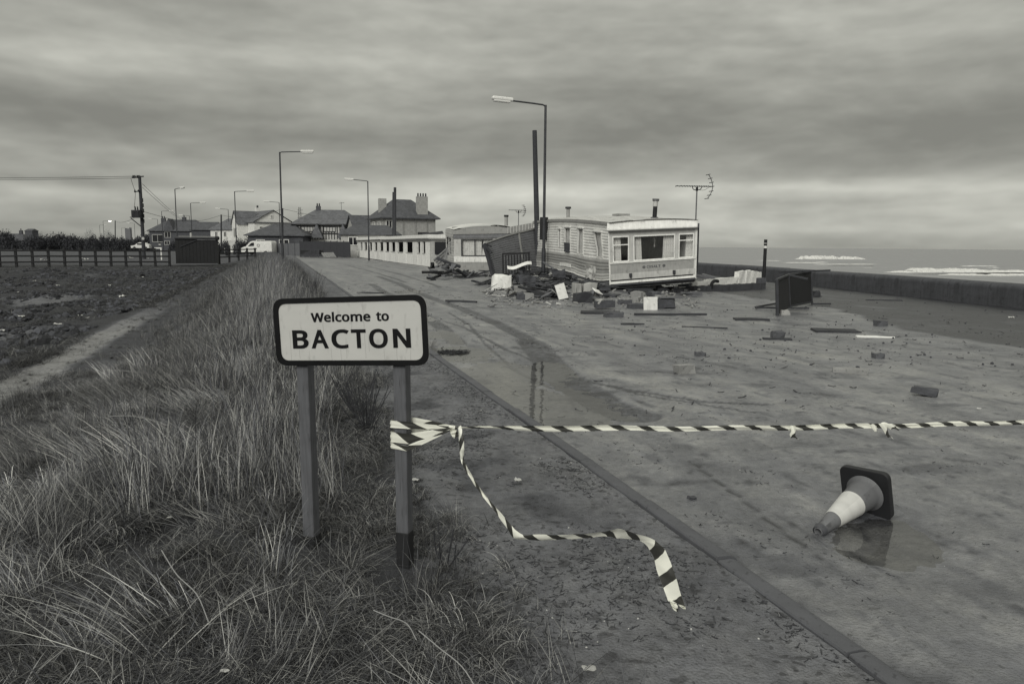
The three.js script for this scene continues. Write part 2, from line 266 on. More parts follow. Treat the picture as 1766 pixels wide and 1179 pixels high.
function roadCol(x, z, s, t) {
  const d = -z;
  let g = 0.30 + 0.11 * fbm(s * 0.16, t * 0.8, 4, 301) + 0.07 * fbm(s * 0.8, t * 3, 3, 302);
  const e = x - 8.1 - 1.5 * fbm(x * 0.3, z * 0.16, 4, 303) - 0.25 * Math.max(0, 14 - d) + 0.04 * Math.max(0, d - 24);
  g = lerp(g, 0.10 + 0.035 * fbm(x * 0.6, z * 0.6, 4, 304) + 0.03 * fbm(x * 3, z * 3, 3, 309), sst(-0.12, 0.16, e + 0.35 * fbm(x * 1.4, z * 0.9, 4, 310)));
  if (d < 60) { const [w] = trackAt(x, z); g *= 1 - w * (0.55 + 0.3 * gn(s * 10, t * 13, 305)); }
  g += 0.05 * sst(0.1, 0.5, fbm(s * 0.25 + 4, t * 1.3, 4, 306));
  const cr = s * 0.94 + t * 0.34, cq = t * 0.94 - s * 0.34; g *= 1 - 0.10 * sst(0.15, 0.5, fbm(cr * 0.35, cq * 4.5, 4, 311)) - 0.18 * sst(0.15, 0.45, fbm(s * 0.22, t * 7, 4, 312)) - 0.25 * sst(0.3, 0.5, fbm(x * 0.5, z * 2.4, 4, 313));
  g *= 1 - 0.45 * sst(0.28, 0.5, fbm(s * 1.1, t * 3.4, 4, 307)) * sst(40, 10, d);
  g *= 1 - 0.5 * sst(0.34, 0.55, fbm(x * 5, z * 5, 3, 308)) * sst(24, 6, d);
  if (d < 14) g *= 1 + 0.30 * fbm(x * 10, z * 10, 3, 314) * sst(14, 7, d);
  if (d < 45) g *= 1 + 0.34 * fbm(s * 1.3 + t * 0.4, t * 2.6, 5, 315) - 0.30 * sst(0.25, 0.42, fbm(x * 1.1, z * 2.1, 5, 316));
  return clamp(0.235 + (g * 0.78 - 0.235) * 1.25, 0.035, 0.42);
}
function vergeCol(x, z, s, t) {
  const d = -z;
  let g = 0.175 + 0.06 * fbm(s * 0.5, t * 1.5, 4, 321);
  g *= 1 - 0.55 * sst(0.12, 0.45, fbm(x * 1.6, z * 1.6, 5, 322)) * sst(-0.2, -0.9, t); if (d < 14) g *= 1 + 0.35 * fbm(x * 9, z * 9, 3, 330);
  const edge = 0.35 * fbm(s * 0.9, 1, 3, 323);
  const bank = sst(-1.35 + edge, -1.7 + edge, t);
  g = lerp(g, 0.065 + 0.03 * fbm(x * 2, z * 2, 4, 324), bank);
  const path = sst(-4.72, -4.9, t + 0.1 * edge) * sst(-5.36, -5.24, t - 0.15 * edge) * sst(24, 14, s);
  g = lerp(g, 0.30 + 0.05 * fbm(s * 2, t * 3, 3, 325), path);
  if (t < -5.4) {
    const turf = 0.045 + 0.025 * fbm(x * 0.9, z * 0.9, 4, 326), sand = sst(-0.05, 0.22, fbm(s * 0.10 + 3, t * 0.28, 4, 327) + 0.45 * Math.exp(-(((t + 9.2) / 1.3) ** 2)) * sst(34, 20, s) - 0.2);
    g = lerp(turf, 0.17 + 0.03 * fbm(x, z, 3, 328), sand * sst(-6.2, -7.2, t) * sst(48, 30, d));
    g = lerp(g, 0.095 + 0.03 * fbm(x * 0.12, z * 0.5, 3, 329), sst(58, 66, d));
  }
  return clamp(g, 0.02, 0.3);
}
const sNear = [[-6, 0.6], [0, 0.12], [2, 0.034], [9, 0.04], [16, 0.09], [40, 0.3], [120, 1.6], [420, 14]];
const road = mesh('sandy_road', grid(spacing(sNear), spacing([[-0.06, 0.035], [3.2, 0.05], [8, 0.1], [20, 0.25], [48, 2]]).filter((t) => t < 48), (x, z) => roadH(x, z) - (x > wallX(-z) + 0.3 ? 4 : 0), roadCol), roadMat); struct(road);
const verge = mesh('verge_ground', grid(spacing([[-6, 0.6], [0, 0.12], [2, 0.04], [9, 0.06], [16, 0.14], [40, 0.4], [120, 1.6], [420, 14]]), spacing([[-260, 14], [-60, 1.5], [-14, 0.2], [-6, 0.07], [-2.5, 0.04], [-0.186, 0.035]]), leftH, vergeCol), vergeMat); struct(verge);
{ const g = new THREE.PlaneGeometry(6000, 6000, 1, 1); g.rotateX(-Math.PI / 2); g.translate(-3060, -0.7, -2600); const o = mesh('ground', uvMetres(prep(g)), mat('far field', 0.07, 0.95, rep(T.grime, 0.02, 0.02))); struct(o); }

// kerb stones, half buried
{
  const k = new THREE.Group(); k.name = 'kerb'; scene.add(k); struct(k); const r = mulberry(7);
  for (let i = 0; i < 44; i++) {
    const s0 = 0.2 + i * 0.915, L = 0.90;
    const sh = new THREE.Shape(); sh.moveTo(-0.067, -0.13); sh.lineTo(-0.067, 0.122); sh.lineTo(-0.061, 0.13); sh.lineTo(0.0, 0.13); sh.quadraticCurveTo(0.062, 0.126, 0.067, 0.06); sh.lineTo(0.067, -0.13); sh.closePath(); const g = new THREE.ExtrudeGeometry(sh, { depth: L, bevelEnabled: false, curveSegments: 6 }); g.translate(0, 0, -L / 2);
    const c = fromST(s0 + L / 2, -0.105 + (r() - 0.5) * 0.012, -0.087 + (r() - 0.5) * 0.014);
    const o = mesh('kerb_stone', new MB().add(g).geo(), M.kerb, k); o.position.copy(c); o.rotation.set((r() - 0.5) * 0.012, Math.atan2(SN, CS) + (r() - 0.5) * 0.008, (r() - 0.5) * 0.05);
  }
}
// standing water in the low spots of the road
{
  const P = [fromST(1.2, -0.04), fromST(40, -0.04), fromST(40, 9), fromST(1.2, 9)].map((p) => V(p.x, -0.0655, p.z));
  const g = new THREE.BufferGeometry(); const pos = []; for (const k of [0, 2, 1, 0, 3, 2]) pos.push(...P[k].toArray()); g.setAttribute('position', new THREE.Float32BufferAttribute(pos, 3)); g.computeVertexNormals();
  const m = new THREE.MeshPhysicalMaterial({ name: 'puddle water', color: tone(0.75), roughness: 0.03, transmission: 1, thickness: 0, ior: 1.33, side: THREE.DoubleSide, bumpMap: rep(tile('ripple', 512, (u, v) => 0.5 + 0.4 * fbm(u * 9, v * 9, 3, 231, 9), false), 0.8), bumpScale: 0.0012 });
  const o = mesh('puddle', uvMetres(prep(g)), m); struct(o);
}

// ---------------------------------------------------------------- sea and sea wall
{
  const xs = spacing([[-400, 40], [5, 4], [220, 4], [700, 30], [6000, 1500], [90000, 20000]]), zs = spacing([[-60, 30], [20, 3], [180, 3], [500, 8], [1500, 60], [9000, 1800], [90000, 20000]]);
  const pos = [], uv = [], idx = [], n = xs.length;
  zs.forEach((d, i) => xs.forEach((x, j) => {
    const k = x * 0.05 + d * 0.02; let y = -3.6 + (d < 1500 ? 0.35 * Math.sin(d * 0.085 + x * 0.03 + 2 * fbm(x * 0.01, d * 0.01, 2, 401)) * sst(1500, 300, d) + 0.22 * fbm(x * 0.05, d * 0.16, 3, 402) : 0);
    pos.push(x, y, -d); uv.push(x, d); if (i && j) { const a = i * n + j; idx.push(a - n - 1, a - n, a, a - n - 1, a, a - 1); }
  }));
  const g = new THREE.BufferGeometry(); g.setAttribute('position', new THREE.Float32BufferAttribute(pos, 3)); g.setAttribute('uv', new THREE.Float32BufferAttribute(uv, 2)); g.setIndex(idx); g.computeVertexNormals();
  const waveB = rep(tile('waves', 1024, (u, v) => 0.5 + 0.45 * fbm(u * 6, v * 16, 6, 411, 1e6), false), 1 / 60, 1 / 60);
  const m = new THREE.MeshStandardMaterial({ name: 'grey sea', color: tone(0.25), roughness: 0.3, bumpMap: waveB, bumpScale: 0.7, side: THREE.DoubleSide });
  struct(mesh('sea', g, m));
  const foamM = mat('sea foam', 0.72, 0.95, T.grime);
  const foam = (px0, px1, py, hgt, seed, name) => {                // a breaking crest: a lumpy ridge of foam
    const a = gnd(px0, py, -3.4), b = gnd(px1, py, -3.4), n = 220, m2 = 8, P = [], I = [];
    for (let i = 0; i <= n; i++) for (let j = 0; j <= m2; j++) {
      const u = i / n, p = a.clone().lerp(b, u), e = sst(0, 0.12, u) * sst(1, 0.8, u), w = 2.4 * e * clamp(0.65 + 0.9 * fbm(u * 9, 1, 5, seed), 0.12, 1.5);
      const v = j / m2 * 2 - 1; p.z -= v * w + 3.5 * fbm(u * 4, 4, 5, seed + 3); p.y = -3.55 + hgt * e * Math.sqrt(Math.max(0, 1 - v * v)) * clamp(0.55 + 0.9 * fbm(u * 9, v * 1.5, 4, seed + 5), 0.05, 1.3); P.push(p.x, p.y, p.z);
      if (i && j) { const k = i * (m2 + 1) + j; I.push(k - m2 - 2, k - m2 - 1, k, k - m2 - 2, k, k - 1); }
    }
    const h = new THREE.BufferGeometry(); h.setAttribute('position', new THREE.Float32BufferAttribute(P, 3)); h.setIndex(I); h.computeVertexNormals();
    struct(mesh(name, uvMetres(prep(h)), foamM));
  };
  foam(1366, 1500, 447, 2.0, 421, 'wave_foam'); foam(1380, 1450, 444.5, 1.6, 423, 'wave_foam'); foam(1345, 1570, 452.5, 0.35, 425, 'wave_foam'); foam(1400, 1520, 455, 0.2, 427, 'wave_foam'); foam(1520, 1800, 468, 0.7, 431, 'wave_foam'); foam(1600, 1850, 473.5, 0.5, 437, 'wave_foam'); foam(1560, 1700, 465, 0.7, 439, 'wave_foam'); foam(1470, 1640, 462, 0.25, 443, 'wave_foam'); foam(1690, 1850, 463, 0.5, 445, 'wave_foam'); foam(1655, 1720, 458, 0.2, 447, 'wave_foam'); foam(1560, 1780, 477, 0.25, 449, 'wave_foam'); foam(1290, 1350, 449, 0.2, 451, 'wave_foam');
}
{ // sea wall in cast lengths, with a rounded coping
  const w = thing('sea_wall', 'long low dark concrete sea wall between the sandy road and the sea', 'wall');
  let d = -12; const r = mulberry(5);
  while (d < 150) {
    const L = d < 45 ? 6.0 : 8, a = V(wallX(d), 0, -d), b = V(wallX(d + L), 0, -d - L), dir = b.clone().sub(a), len = dir.length();
    const sh = new THREE.Shape(); sh.moveTo(0, -4); sh.lineTo(0, 0.50); sh.quadraticCurveTo(0.01, 0.60, 0.12, 0.63); sh.lineTo(0.42, 0.645); sh.quadraticCurveTo(0.55, 0.62, 0.56, 0.5); sh.lineTo(0.6, -4); sh.closePath();
    const g = new THREE.ExtrudeGeometry(sh, { depth: len - 0.025, bevelEnabled: false, curveSegments: 5 });
    const o = mesh('wall_section', new MB().add(g).geo(), M.concDark, w); o.position.copy(a); o.position.y = (r() - 0.5) * 0.02; o.rotation.y = Math.atan2(dir.x, dir.z);
    if (o.rotation.y) { o.scale.x = -1; }
    d += L;
  }
}
// ---------------------------------------------------------------- welcome sign
const fontR = await new FontLoader().loadAsync('fonts/droid/droid_sans_regular.typeface.json');
const font = await new FontLoader().loadAsync('fonts/droid/droid_sans_bold.typeface.json');
function glyphs(mb, text, x0, x1, y0, cap, z, bold = 0.042, depth = 0.0015) {     // letters fitted between x0 and x1, capitals `cap` high
  const opt = { font: fontR, size: 1, depth: 1, curveSegments: 6, bevelEnabled: true, bevelSize: bold, bevelThickness: 0.02, bevelSegments: 1 }, g = new TextGeometry(text, opt); g.computeBoundingBox(); const b = g.boundingBox;
  const ref = new TextGeometry('T', opt); ref.computeBoundingBox();
  const sy = cap / (ref.boundingBox.max.y - ref.boundingBox.min.y), sx = (x1 - x0) / (b.max.x - b.min.x);
  g.translate(-b.min.x, 0, 0); g.scale(sx, sy, depth); g.translate(x0, y0, z); mb.add(g); return mb;
}
const SIGN_TURN = -16.8 * deg;
const signBase = V(-0.755, 0, -3.56);
{
  const s = thing('welcome_sign', 'white village welcome sign with thick black border on two grey wooden posts in the grass', 'sign', signBase, SIGN_TURN);
  const local = (x, y, z) => V(x, y, z);
  for (const [x, zc, top, y0, lean, cap] of [[-0.262, 0, 1.16, 0.10, 0.012, 0.10], [0.252, 0, 1.2, 0.03, 0.008, 0.25]]) {
    const p = new MB().rbox(0.064, top - y0 - cap + 0.1, 0.060, 0.006, 0, 0, 0).build('post', mat('sign post timber', 0.105, 0.8, rep(T.wood, 1.6, 1.6), { bump: rep(T.woodB, 1.6, 1.6), bs: 0.003 }), s);
    p.position.set(x, (top + y0 + cap - 0.1) / 2 + 0.05, zc); p.rotation.z = lean;
    const b = new MB().rbox(0.067, 0.6, 0.063, 0.006, 0, -(top - y0 - cap + 0.1) / 2 - 0.295, 0).build('tarred_foot', M.black, p); b.userData.label = 'black tarred foot of the sign post';
  }
  const panel = new THREE.Group(); panel.name = 'sign_panel'; s.add(panel); panel.position.set(0.004, 1.196, 0.052); panel.rotation.z = 0.054; panel.rotation.x = -0.01;
  const W = 0.80, H = 0.322, rr = (w, h, r) => { const q = new THREE.Shape(); q.moveTo(-w / 2 + r, -h / 2); q.lineTo(w / 2 - r, -h / 2); q.quadraticCurveTo(w / 2, -h / 2, w / 2, -h / 2 + r); q.lineTo(w / 2, h / 2 - r); q.quadraticCurveTo(w / 2, h / 2, w / 2 - r, h / 2); q.lineTo(-w / 2 + r, h / 2); q.quadraticCurveTo(-w / 2, h / 2, -w / 2, h / 2 - r); q.lineTo(-w / 2, -h / 2 + r); q.quadraticCurveTo(-w / 2, -h / 2, -w / 2 + r, -h / 2); return q; };
  const face = new THREE.ExtrudeGeometry(rr(W - 0.004, H - 0.004, 0.058), { depth: 0.010, bevelEnabled: false, curveSegments: 12 }); face.translate(0, 0, -0.012);
  const streaks = [[0.10, 0.06, 0.55], [0.16, 0.1, 0.3], [0.225, 0.08, 0.25], [0.375, 0.02, 0.3], [0.44, 0.05, 0.3], [0.475, 0.1, 0.33], [0.60, 0.1, 0.95], [0.625, 0.2, 0.5], [0.72, 0.05, 0.28], [0.80, 0.02, 0.32], [0.885, 0.06, 0.27], [0.33, 0.4, 0.7], [0.52, 0.5, 0.8]];
  const faceTex = tile('signface', 1024, (u, v) => { let c = 0.84 + 0.06 * fbm(u * 5, v * 5, 5, 501) + 0.05 * (hash(u * 1024, v * 1024, 502) - 0.5) - 0.10 * sst(0.2, 0.5, fbm(u * 24, v * 5, 4, 503)); for (const [a, y0, y1] of streaks) { const d = Math.abs(u - a - 0.006 * gn(v * 9, a * 40, 504)); if (v > y0 && v < y1 && d < 0.003) c *= 1 - 0.28 * (1 - d / 0.003) * sst(y1, y1 - 0.1, v); } return c; });
  const fg = prep(face), fp = fg.attributes.position, fu = new Float32Array(fp.count * 2); for (let i = 0; i < fp.count; i++) { fu[2 * i] = fp.getX(i) / W + 0.5; fu[2 * i + 1] = fp.getY(i) / H + 0.5; } fg.setAttribute('uv', new THREE.BufferAttribute(fu, 2));
  mesh('face_plate', fg, new THREE.MeshStandardMaterial({ name: 'sign face', color: tone(0.62), map: faceTex, roughness: 0.45, side: THREE.DoubleSide }), panel);
  const ring = rr(W, H, 0.06); ring.holes.push(rr(W - 0.052, H - 0.046, 0.045));
  const bg = new THREE.ExtrudeGeometry(ring, { depth: 0.003, bevelEnabled: true, bevelSize: 0.001, bevelThickness: 0.001, bevelSegments: 1, curveSegments: 12 }); bg.translate(0, 0, -0.0005);
  const ink = mat('sign black', 0.006, 0.6, T.grime, { physical: { specularIntensity: 0.35 } });
  new MB().add(bg).build('border', ink, panel);
  const px = (x) => (x - 643) / 1043 * W, t = new MB(), cap = 0.0885, y2 = -0.0765, y1 = 0.0475;
  for (const [c, a, b] of [['B', 245, 357], ['A', 377, 498], ['C', 520, 642], ['T', 657, 757], ['O', 778, 902], ['N', 937, 1053]]) glyphs(t, c, px(a), px(b), y2, cap, -0.0015);
  glyphs(t, 'Welcome', px(385), px(795), y1, 0.044, -0.0015); glyphs(t, 'to', px(833), px(918), y1, 0.044, -0.0015);
  const lt = t.build('lettering', ink, panel); lt.userData.label = 'black lettering reading Welcome to BACTON';
  new MB().box(W - 0.12, 0.03, 0.008, 0, 0.09, -0.017).box(W - 0.12, 0.03, 0.008, 0, -0.1, -0.017).build('rear_rail', M.steel, panel);
}
// ---------------------------------------------------------------- striped barrier tape
{
  const N = 256, d = new Uint8Array(N * 64 * 4);
  for (let j = 0; j < 64; j++) for (let i = 0; i < N; i++) { const f = (i / N + j / 64 * 0.42) % 1, e = sst(0.0, 0.012, f) * sst(0.60, 0.588, f), k = (j * N + i) * 4, c = Math.round(255 * (0.24 + 0.74 * e) * (0.96 + 0.04 * hash(i, j, 3))); d[k] = d[k + 1] = c; d[k + 2] = Math.round(c * 0.985); d[k + 3] = 255; }
  const tx = new THREE.DataTexture(d, N, 64, THREE.RGBAFormat); tx.wrapS = tx.wrapT = THREE.RepeatWrapping; tx.magFilter = THREE.LinearFilter; tx.minFilter = THREE.LinearMipmapLinearFilter; tx.generateMipmaps = true; tx.colorSpace = THREE.SRGBColorSpace; tx.needsUpdate = true;
  const tapeM = new THREE.MeshPhysicalMaterial({ name: 'striped tape', map: tx, roughness: 0.35, color: 0xfbfbf4, transmission: 0.12, thickness: 0, side: THREE.DoubleSide });
  const tape = thing('barrier_tape', 'black and white striped barrier tape tied to the sign post and strung across the road', 'barrier tape');
  function ribbon(rows, per = 0.135, v0 = 0, v1 = 1) {              // rows of points across the tape
    const m = rows[0].length, pos = [], uv = [], idx = []; let L = 0;
    rows.forEach((r, i) => { if (i) { const a = r[0].clone().add(r[m - 1]).multiplyScalar(0.5), b = rows[i - 1][0].clone().add(rows[i - 1][m - 1]).multiplyScalar(0.5); L += a.distanceTo(b); } r.forEach((p, j) => { pos.push(p.x, p.y, p.z); uv.push(L / per, lerp(v0, v1, j / (m - 1))); if (i && j) { const k = i * m + j; idx.push(k - m - 1, k - m, k, k - m - 1, k, k - 1); } }); });
    const g = new THREE.BufferGeometry(); g.setAttribute('position', new THREE.Float32BufferAttribute(pos, 3)); g.setAttribute('uv', new THREE.Float32BufferAttribute(uv, 2)); g.setIndex(idx); g.computeVertexNormals(); return g;
  }
  const post = V(0.252, 0, 0).applyAxisAngle(V(0, 1, 0), SIGN_TURN).add(signBase);
  const knot = at(783, 737, 3.42), far = at(1990, 718, 4.3);
  const onTape = (u) => { const c = knot.clone().lerp(far, u); c.y -= 0.028 * 4 * u * (1 - u) - 0.003 * Math.sin(u * 40); return c; };
  { // strung length: folded lengthwise, twisting
    const rows = [], n = 420, dir = far.clone().sub(knot).normalize(), up = V(0, 1, 0), side = dir.clone().cross(up).normalize();
    for (let i = 0; i <= n; i++) {
      const u = i / n, c = knot.clone().lerp(far, u); c.y -= 0.028 * 4 * u * (1 - u) - 0.003 * Math.sin(u * 40); 
      const tw = 0.9 * fbm(u * 7, 1, 2, 611), w = (0.013 + 0.017 * sst(0.02, 0.12, u) * (0.75 + 0.5 * Math.abs(fbm(u * 7, 5, 2, 612)))) * lerp(1, 0.75, sst(0.65, 1, u)) * (u < 0.06 ? 0.8 : 1);
      const r = []; for (let j = 0; j <= 4; j++) { const v = j / 4 * 2 - 1, a = tw + 0.5 * (1 - v * v) * Math.sin(u * 23), off = 0.006 * Math.cos(v * 4 + u * 18); r.push(c.clone().addScaledVector(up, Math.cos(a) * v * w / 2 + off * 0.4).addScaledVector(side, Math.sin(a) * v * w / 2 + off)); }
      rows.push(r);
    }
    mesh('strung_tape', ribbon(rows, 0.145, 0, 0.95), tapeM, tape);
  }
  { // loops round the post, drawn together at the knot
    const c0 = Math.cos(SIGN_TURN), s0 = Math.sin(SIGN_TURN), L = (x, z) => V(post.x + x * c0 + z * s0, 0, post.z - x * s0 + z * c0), h = 0.042;
    const loop = (yc, w, kw, tiltY, dz, seed) => {
      const path = [knot.clone().add(V(0, 0, -0.01 + dz)), L(h + 0.12, -h * 0.6), L(h, -h), L(-h, -h), L(-h, h), L(h, h), L(h + 0.10, h * 0.75), knot.clone().add(V(0, 0, 0.004 + dz))];
      const ys = [knot.y, lerp(yc, knot.y, 0.45), yc - tiltY, yc, yc + tiltY * 0.5, yc + tiltY, lerp(yc, knot.y, 0.4), knot.y], ws = [kw, w * 0.7, w, w, w, w, w * 0.72, kw], rows = [];
      for (let i = 0; i + 1 < path.length; i++) for (let k = 0; k < 6; k++) {
        const u = k / 6, p = path[i].clone().lerp(path[i + 1], u); p.y = lerp(ys[i], ys[i + 1], u); const ww = lerp(ws[i], ws[i + 1], u), r = [];
        const out = V(p.x - post.x, 0, p.z - post.z).normalize();
        for (let j = 0; j <= 5; j++) { const v = j / 5 - 0.5; r.push(p.clone().add(V(0, v * ww, 0)).addScaledVector(out, 0.0022 * (1 + Math.sin(j * 2.1 + i * 1.7 + u * 2 + seed)))); }
        rows.push(r);
      }
      return ribbon(rows, 0.19, 0, 0.9);
    };
    mesh('post_loop', loop(at(690, 729, 3.48).y, 0.034, 0.008, 0.0, 0, 1), tapeM, tape); mesh('post_loop', loop(at(690, 750, 3.48).y, 0.050, 0.010, -0.006, 0.004, 2), tapeM, tape); mesh('post_loop', loop(at(690, 764, 3.48).y, 0.028, 0.008, -0.012, 0.007, 4), tapeM, tape);
  }
  { // knot: short wrapped turns
    const rows = (p, dir, n, r0, w) => { const out = [], side = dir.clone().cross(V(0, 1, 0)).normalize(), up = side.clone().cross(dir).normalize(); for (let i = 0; i <= n; i++) { const a = i / n * 9, c = p.clone().addScaledVector(dir, (i / n - 0.5) * 0.03), r = []; for (let j = 0; j < 4; j++) r.push(c.clone().addScaledVector(dir, (j / 3 - 0.5) * w).addScaledVector(side, Math.cos(a) * r0 * (0.8 + 0.3 * Math.sin(a * 2.3 + j))).addScaledVector(up, Math.sin(a) * r0)); out.push(r); } return out; };
    mesh('knot', ribbon(rows(knot.clone(), V(1, -0.1, 0.1).normalize(), 40, 0.009, 0.02)), tapeM, tape);
  }
  const edge = (list, name) => { // pairs of edge points with their depth, smoothed
    const a = new THREE.CatmullRomCurve3(list.map(([x, y, , , d]) => at(x, y, d))), b = new THREE.CatmullRomCurve3(list.map(([, , x, y, d, e]) => at(x, y, e ?? d))), rows = [], n = list.length * 8;
    for (let i = 0; i <= n; i++) { const u = i / n, p = a.getPoint(u), q = b.getPoint(u), r = [], m = p.clone().lerp(q, 0.5), nar = name === 'hanging_tail' ? lerp(0.62, 0.98, sst(0.5, 0.85, u)) * (1 - 0.35 * Math.abs(gn(u * 14, 0.5, 631))) : 1; p.lerp(m, 1 - nar); q.lerp(m, 1 - nar); for (let j = 0; j <= 4; j++) { const v = j / 4, x = p.clone().lerp(q, v); x.z += 0.010 * Math.sin(v * Math.PI) * Math.sin(u * 17) + 0.006 * gn(u * 40, v * 3, 633); x.y += 0.004 * gn(u * 33, v * 3 + 5, 634); r.push(x); } rows.push(r); }
    return mesh(name, ribbon(rows, 0.118), tapeM, tape);
  };
  edge([[788, 736, 797, 733, 3.42], [788, 752, 802, 748, 3.42, 3.40], [790, 775, 803, 773, 3.41, 3.39], [792, 792, 802, 790, 3.40, 3.41], [797, 806, 806, 801, 3.39, 3.37], [812, 830, 820, 825, 3.37, 3.36], [830, 857, 838, 851, 3.35, 3.34], [852, 884, 861, 877, 3.33, 3.31], [872, 913, 884, 903, 3.30, 3.28], [884, 930, 900, 917, 3.28, 3.24], [925, 935, 930, 918, 3.26, 3.22], [975, 932, 975, 919, 3.24, 3.20], [1020, 929, 1022, 917, 3.22, 3.17], [1045, 926, 1050, 913, 3.20, 3.13], [1064, 931, 1072, 909, 3.17, 3.10], [1092, 931, 1100, 920, 3.14, 3.08], [1108, 936, 1136, 934, 3.10, 3.04], [1124, 955, 1152, 956, 3.07, 3.02], [1133, 985, 1164, 988, 3.03, 2.99], [1144, 1015, 1174, 1020, 3.00, 2.97], [1152, 1036, 1182, 1046, 2.98, 2.95]], 'hanging_tail');
  edge([[1154, 1034, 1166, 1037, 2.98], [1158, 1044, 1170, 1049, 2.97], [1163, 1053, 1170, 1055, 2.96]], 'frayed_end'); edge([[1170, 1042, 1182, 1045, 2.955], [1174, 1047, 1183, 1050, 2.95]], 'frayed_end');
  edge([[776, 736, 786, 734, 3.43], [777, 748, 789, 744, 3.42], [783, 756, 791, 752, 3.41]], 'loose_end');
  const tag2 = (px, list) => { let lo = 0, hi = 1; for (let i = 0; i < 30; i++) { const m = (lo + hi) / 2; if (proj(onTape(m))[0] < px) lo = m; else hi = m; } const c = onTape(lo), rows = list.map(([x, y, w, z]) => [0, 0.25, 0.5, 0.75, 1].map((v) => c.clone().add(V(x + (v - 0.5) * w, y + 0.006 * Math.sin(v * 5), 0.012 + z + 0.008 * Math.sin(v * 3.1))))); mesh('loose_end', ribbon(rows, 0.11), tapeM, tape); };
  tag2(1366, [[0, 0.012, 0.03, 0], [0.003, -0.012, 0.022, 0.006], [-0.004, -0.03, 0.03, 0.012], [0.012, -0.05, 0.04, 0.004]]); tag2(1520, [[0, 0.014, 0.04, 0], [0.014, -0.012, 0.028, 0.006], [0.028, -0.036, 0.022, 0.0], [0.045, -0.058, 0.03, 0.01]]); tag2(1505, [[0, 0.01, 0.03, 0], [0.006, -0.012, 0.024, 0.004], [0.012, -0.026, 0.014, 0.01]]); tag2(1532, [[-0.02, 0.02, 0.05, 0], [0, 0.008, 0.06, 0.012], [0.03, -0.014, 0.05, 0.006]]);
}
// ---------------------------------------------------------------- fallen traffic cone
{
  const tip = V(1.80, 0.0, -4.235), basec = V(2.235, 0.148, -4.585); tip.y = 0.008;
  tip.y += -0.055; basec.y += -0.068;
  const c = thing('traffic_cone', 'fallen traffic cone with a pale reflective sleeve lying in a puddle', 'traffic cone', basec);
  const ax = tip.clone().sub(basec), L = ax.length(); ax.normalize();
  { const xx = V(0, 1, 0).cross(ax).normalize(), zz = xx.clone().cross(ax).normalize(); c.quaternion.setFromRotationMatrix(new THREE.Matrix4().makeBasis(xx, ax, zz)); c.rotateY(0.05); }
  const orange = mat('faded cone plastic', 0.16, 0.6, T.grime), white = mat('reflective sleeve', 0.58, 0.45, T.stain);
  const rAt = (y) => lerp(0.102, 0.029, y / L), lathe = (pts) => new THREE.LatheGeometry(pts.map(([r, y]) => new THREE.Vector2(r, y)), 40);
  new MB().add(lathe([[0.118, 0.016], [0.108, 0.03], [rAt(0.05), 0.05], [rAt(L), L - 0.006], [rAt(L) - 0.006, L], [rAt(L) - 0.010, L - 0.004], [rAt(L) - 0.01, L - 0.1]])).build('cone_body', orange, c);
  new MB().add(lathe([[rAt(L * 0.30) + 0.0005, L * 0.30], [rAt(L * 0.30) + 0.0032, L * 0.30 + 0.002], [rAt(L * 0.70) + 0.0032, L * 0.70 - 0.002], [rAt(L * 0.70) + 0.0005, L * 0.70]])).build('reflective_sleeve', white, c);
  new MB().add(lathe([[rAt(L * 0.93), L * 0.93], [rAt(L * 0.93) + 0.006, L * 0.935], [rAt(L) + 0.006, L - 0.004], [rAt(L), L - 0.001]])).build('tip_rim', mat('cone tip', 0.07, 0.6, T.grime), c);
  const q = new THREE.Shape(), w = 0.150, r = 0.042; q.moveTo(-w + r, -w); q.lineTo(w - r, -w); q.quadraticCurveTo(w, -w, w, -w + r); q.lineTo(w, w - r); q.quadraticCurveTo(w, w, w - r, w); q.lineTo(-w + r, w); q.quadraticCurveTo(-w, w, -w, w - r); q.lineTo(-w, -w + r); q.quadraticCurveTo(-w, -w, -w + r, -w);
  const bg = new THREE.ExtrudeGeometry(q, { depth: 0.026, bevelEnabled: true, bevelSize: 0.006, bevelThickness: 0.006, bevelSegments: 3, curveSegments: 8 }); bg.rotateX(-Math.PI / 2); bg.translate(0, -0.022, 0);
  new MB().add(bg).build('base', M.rubber, c);
}

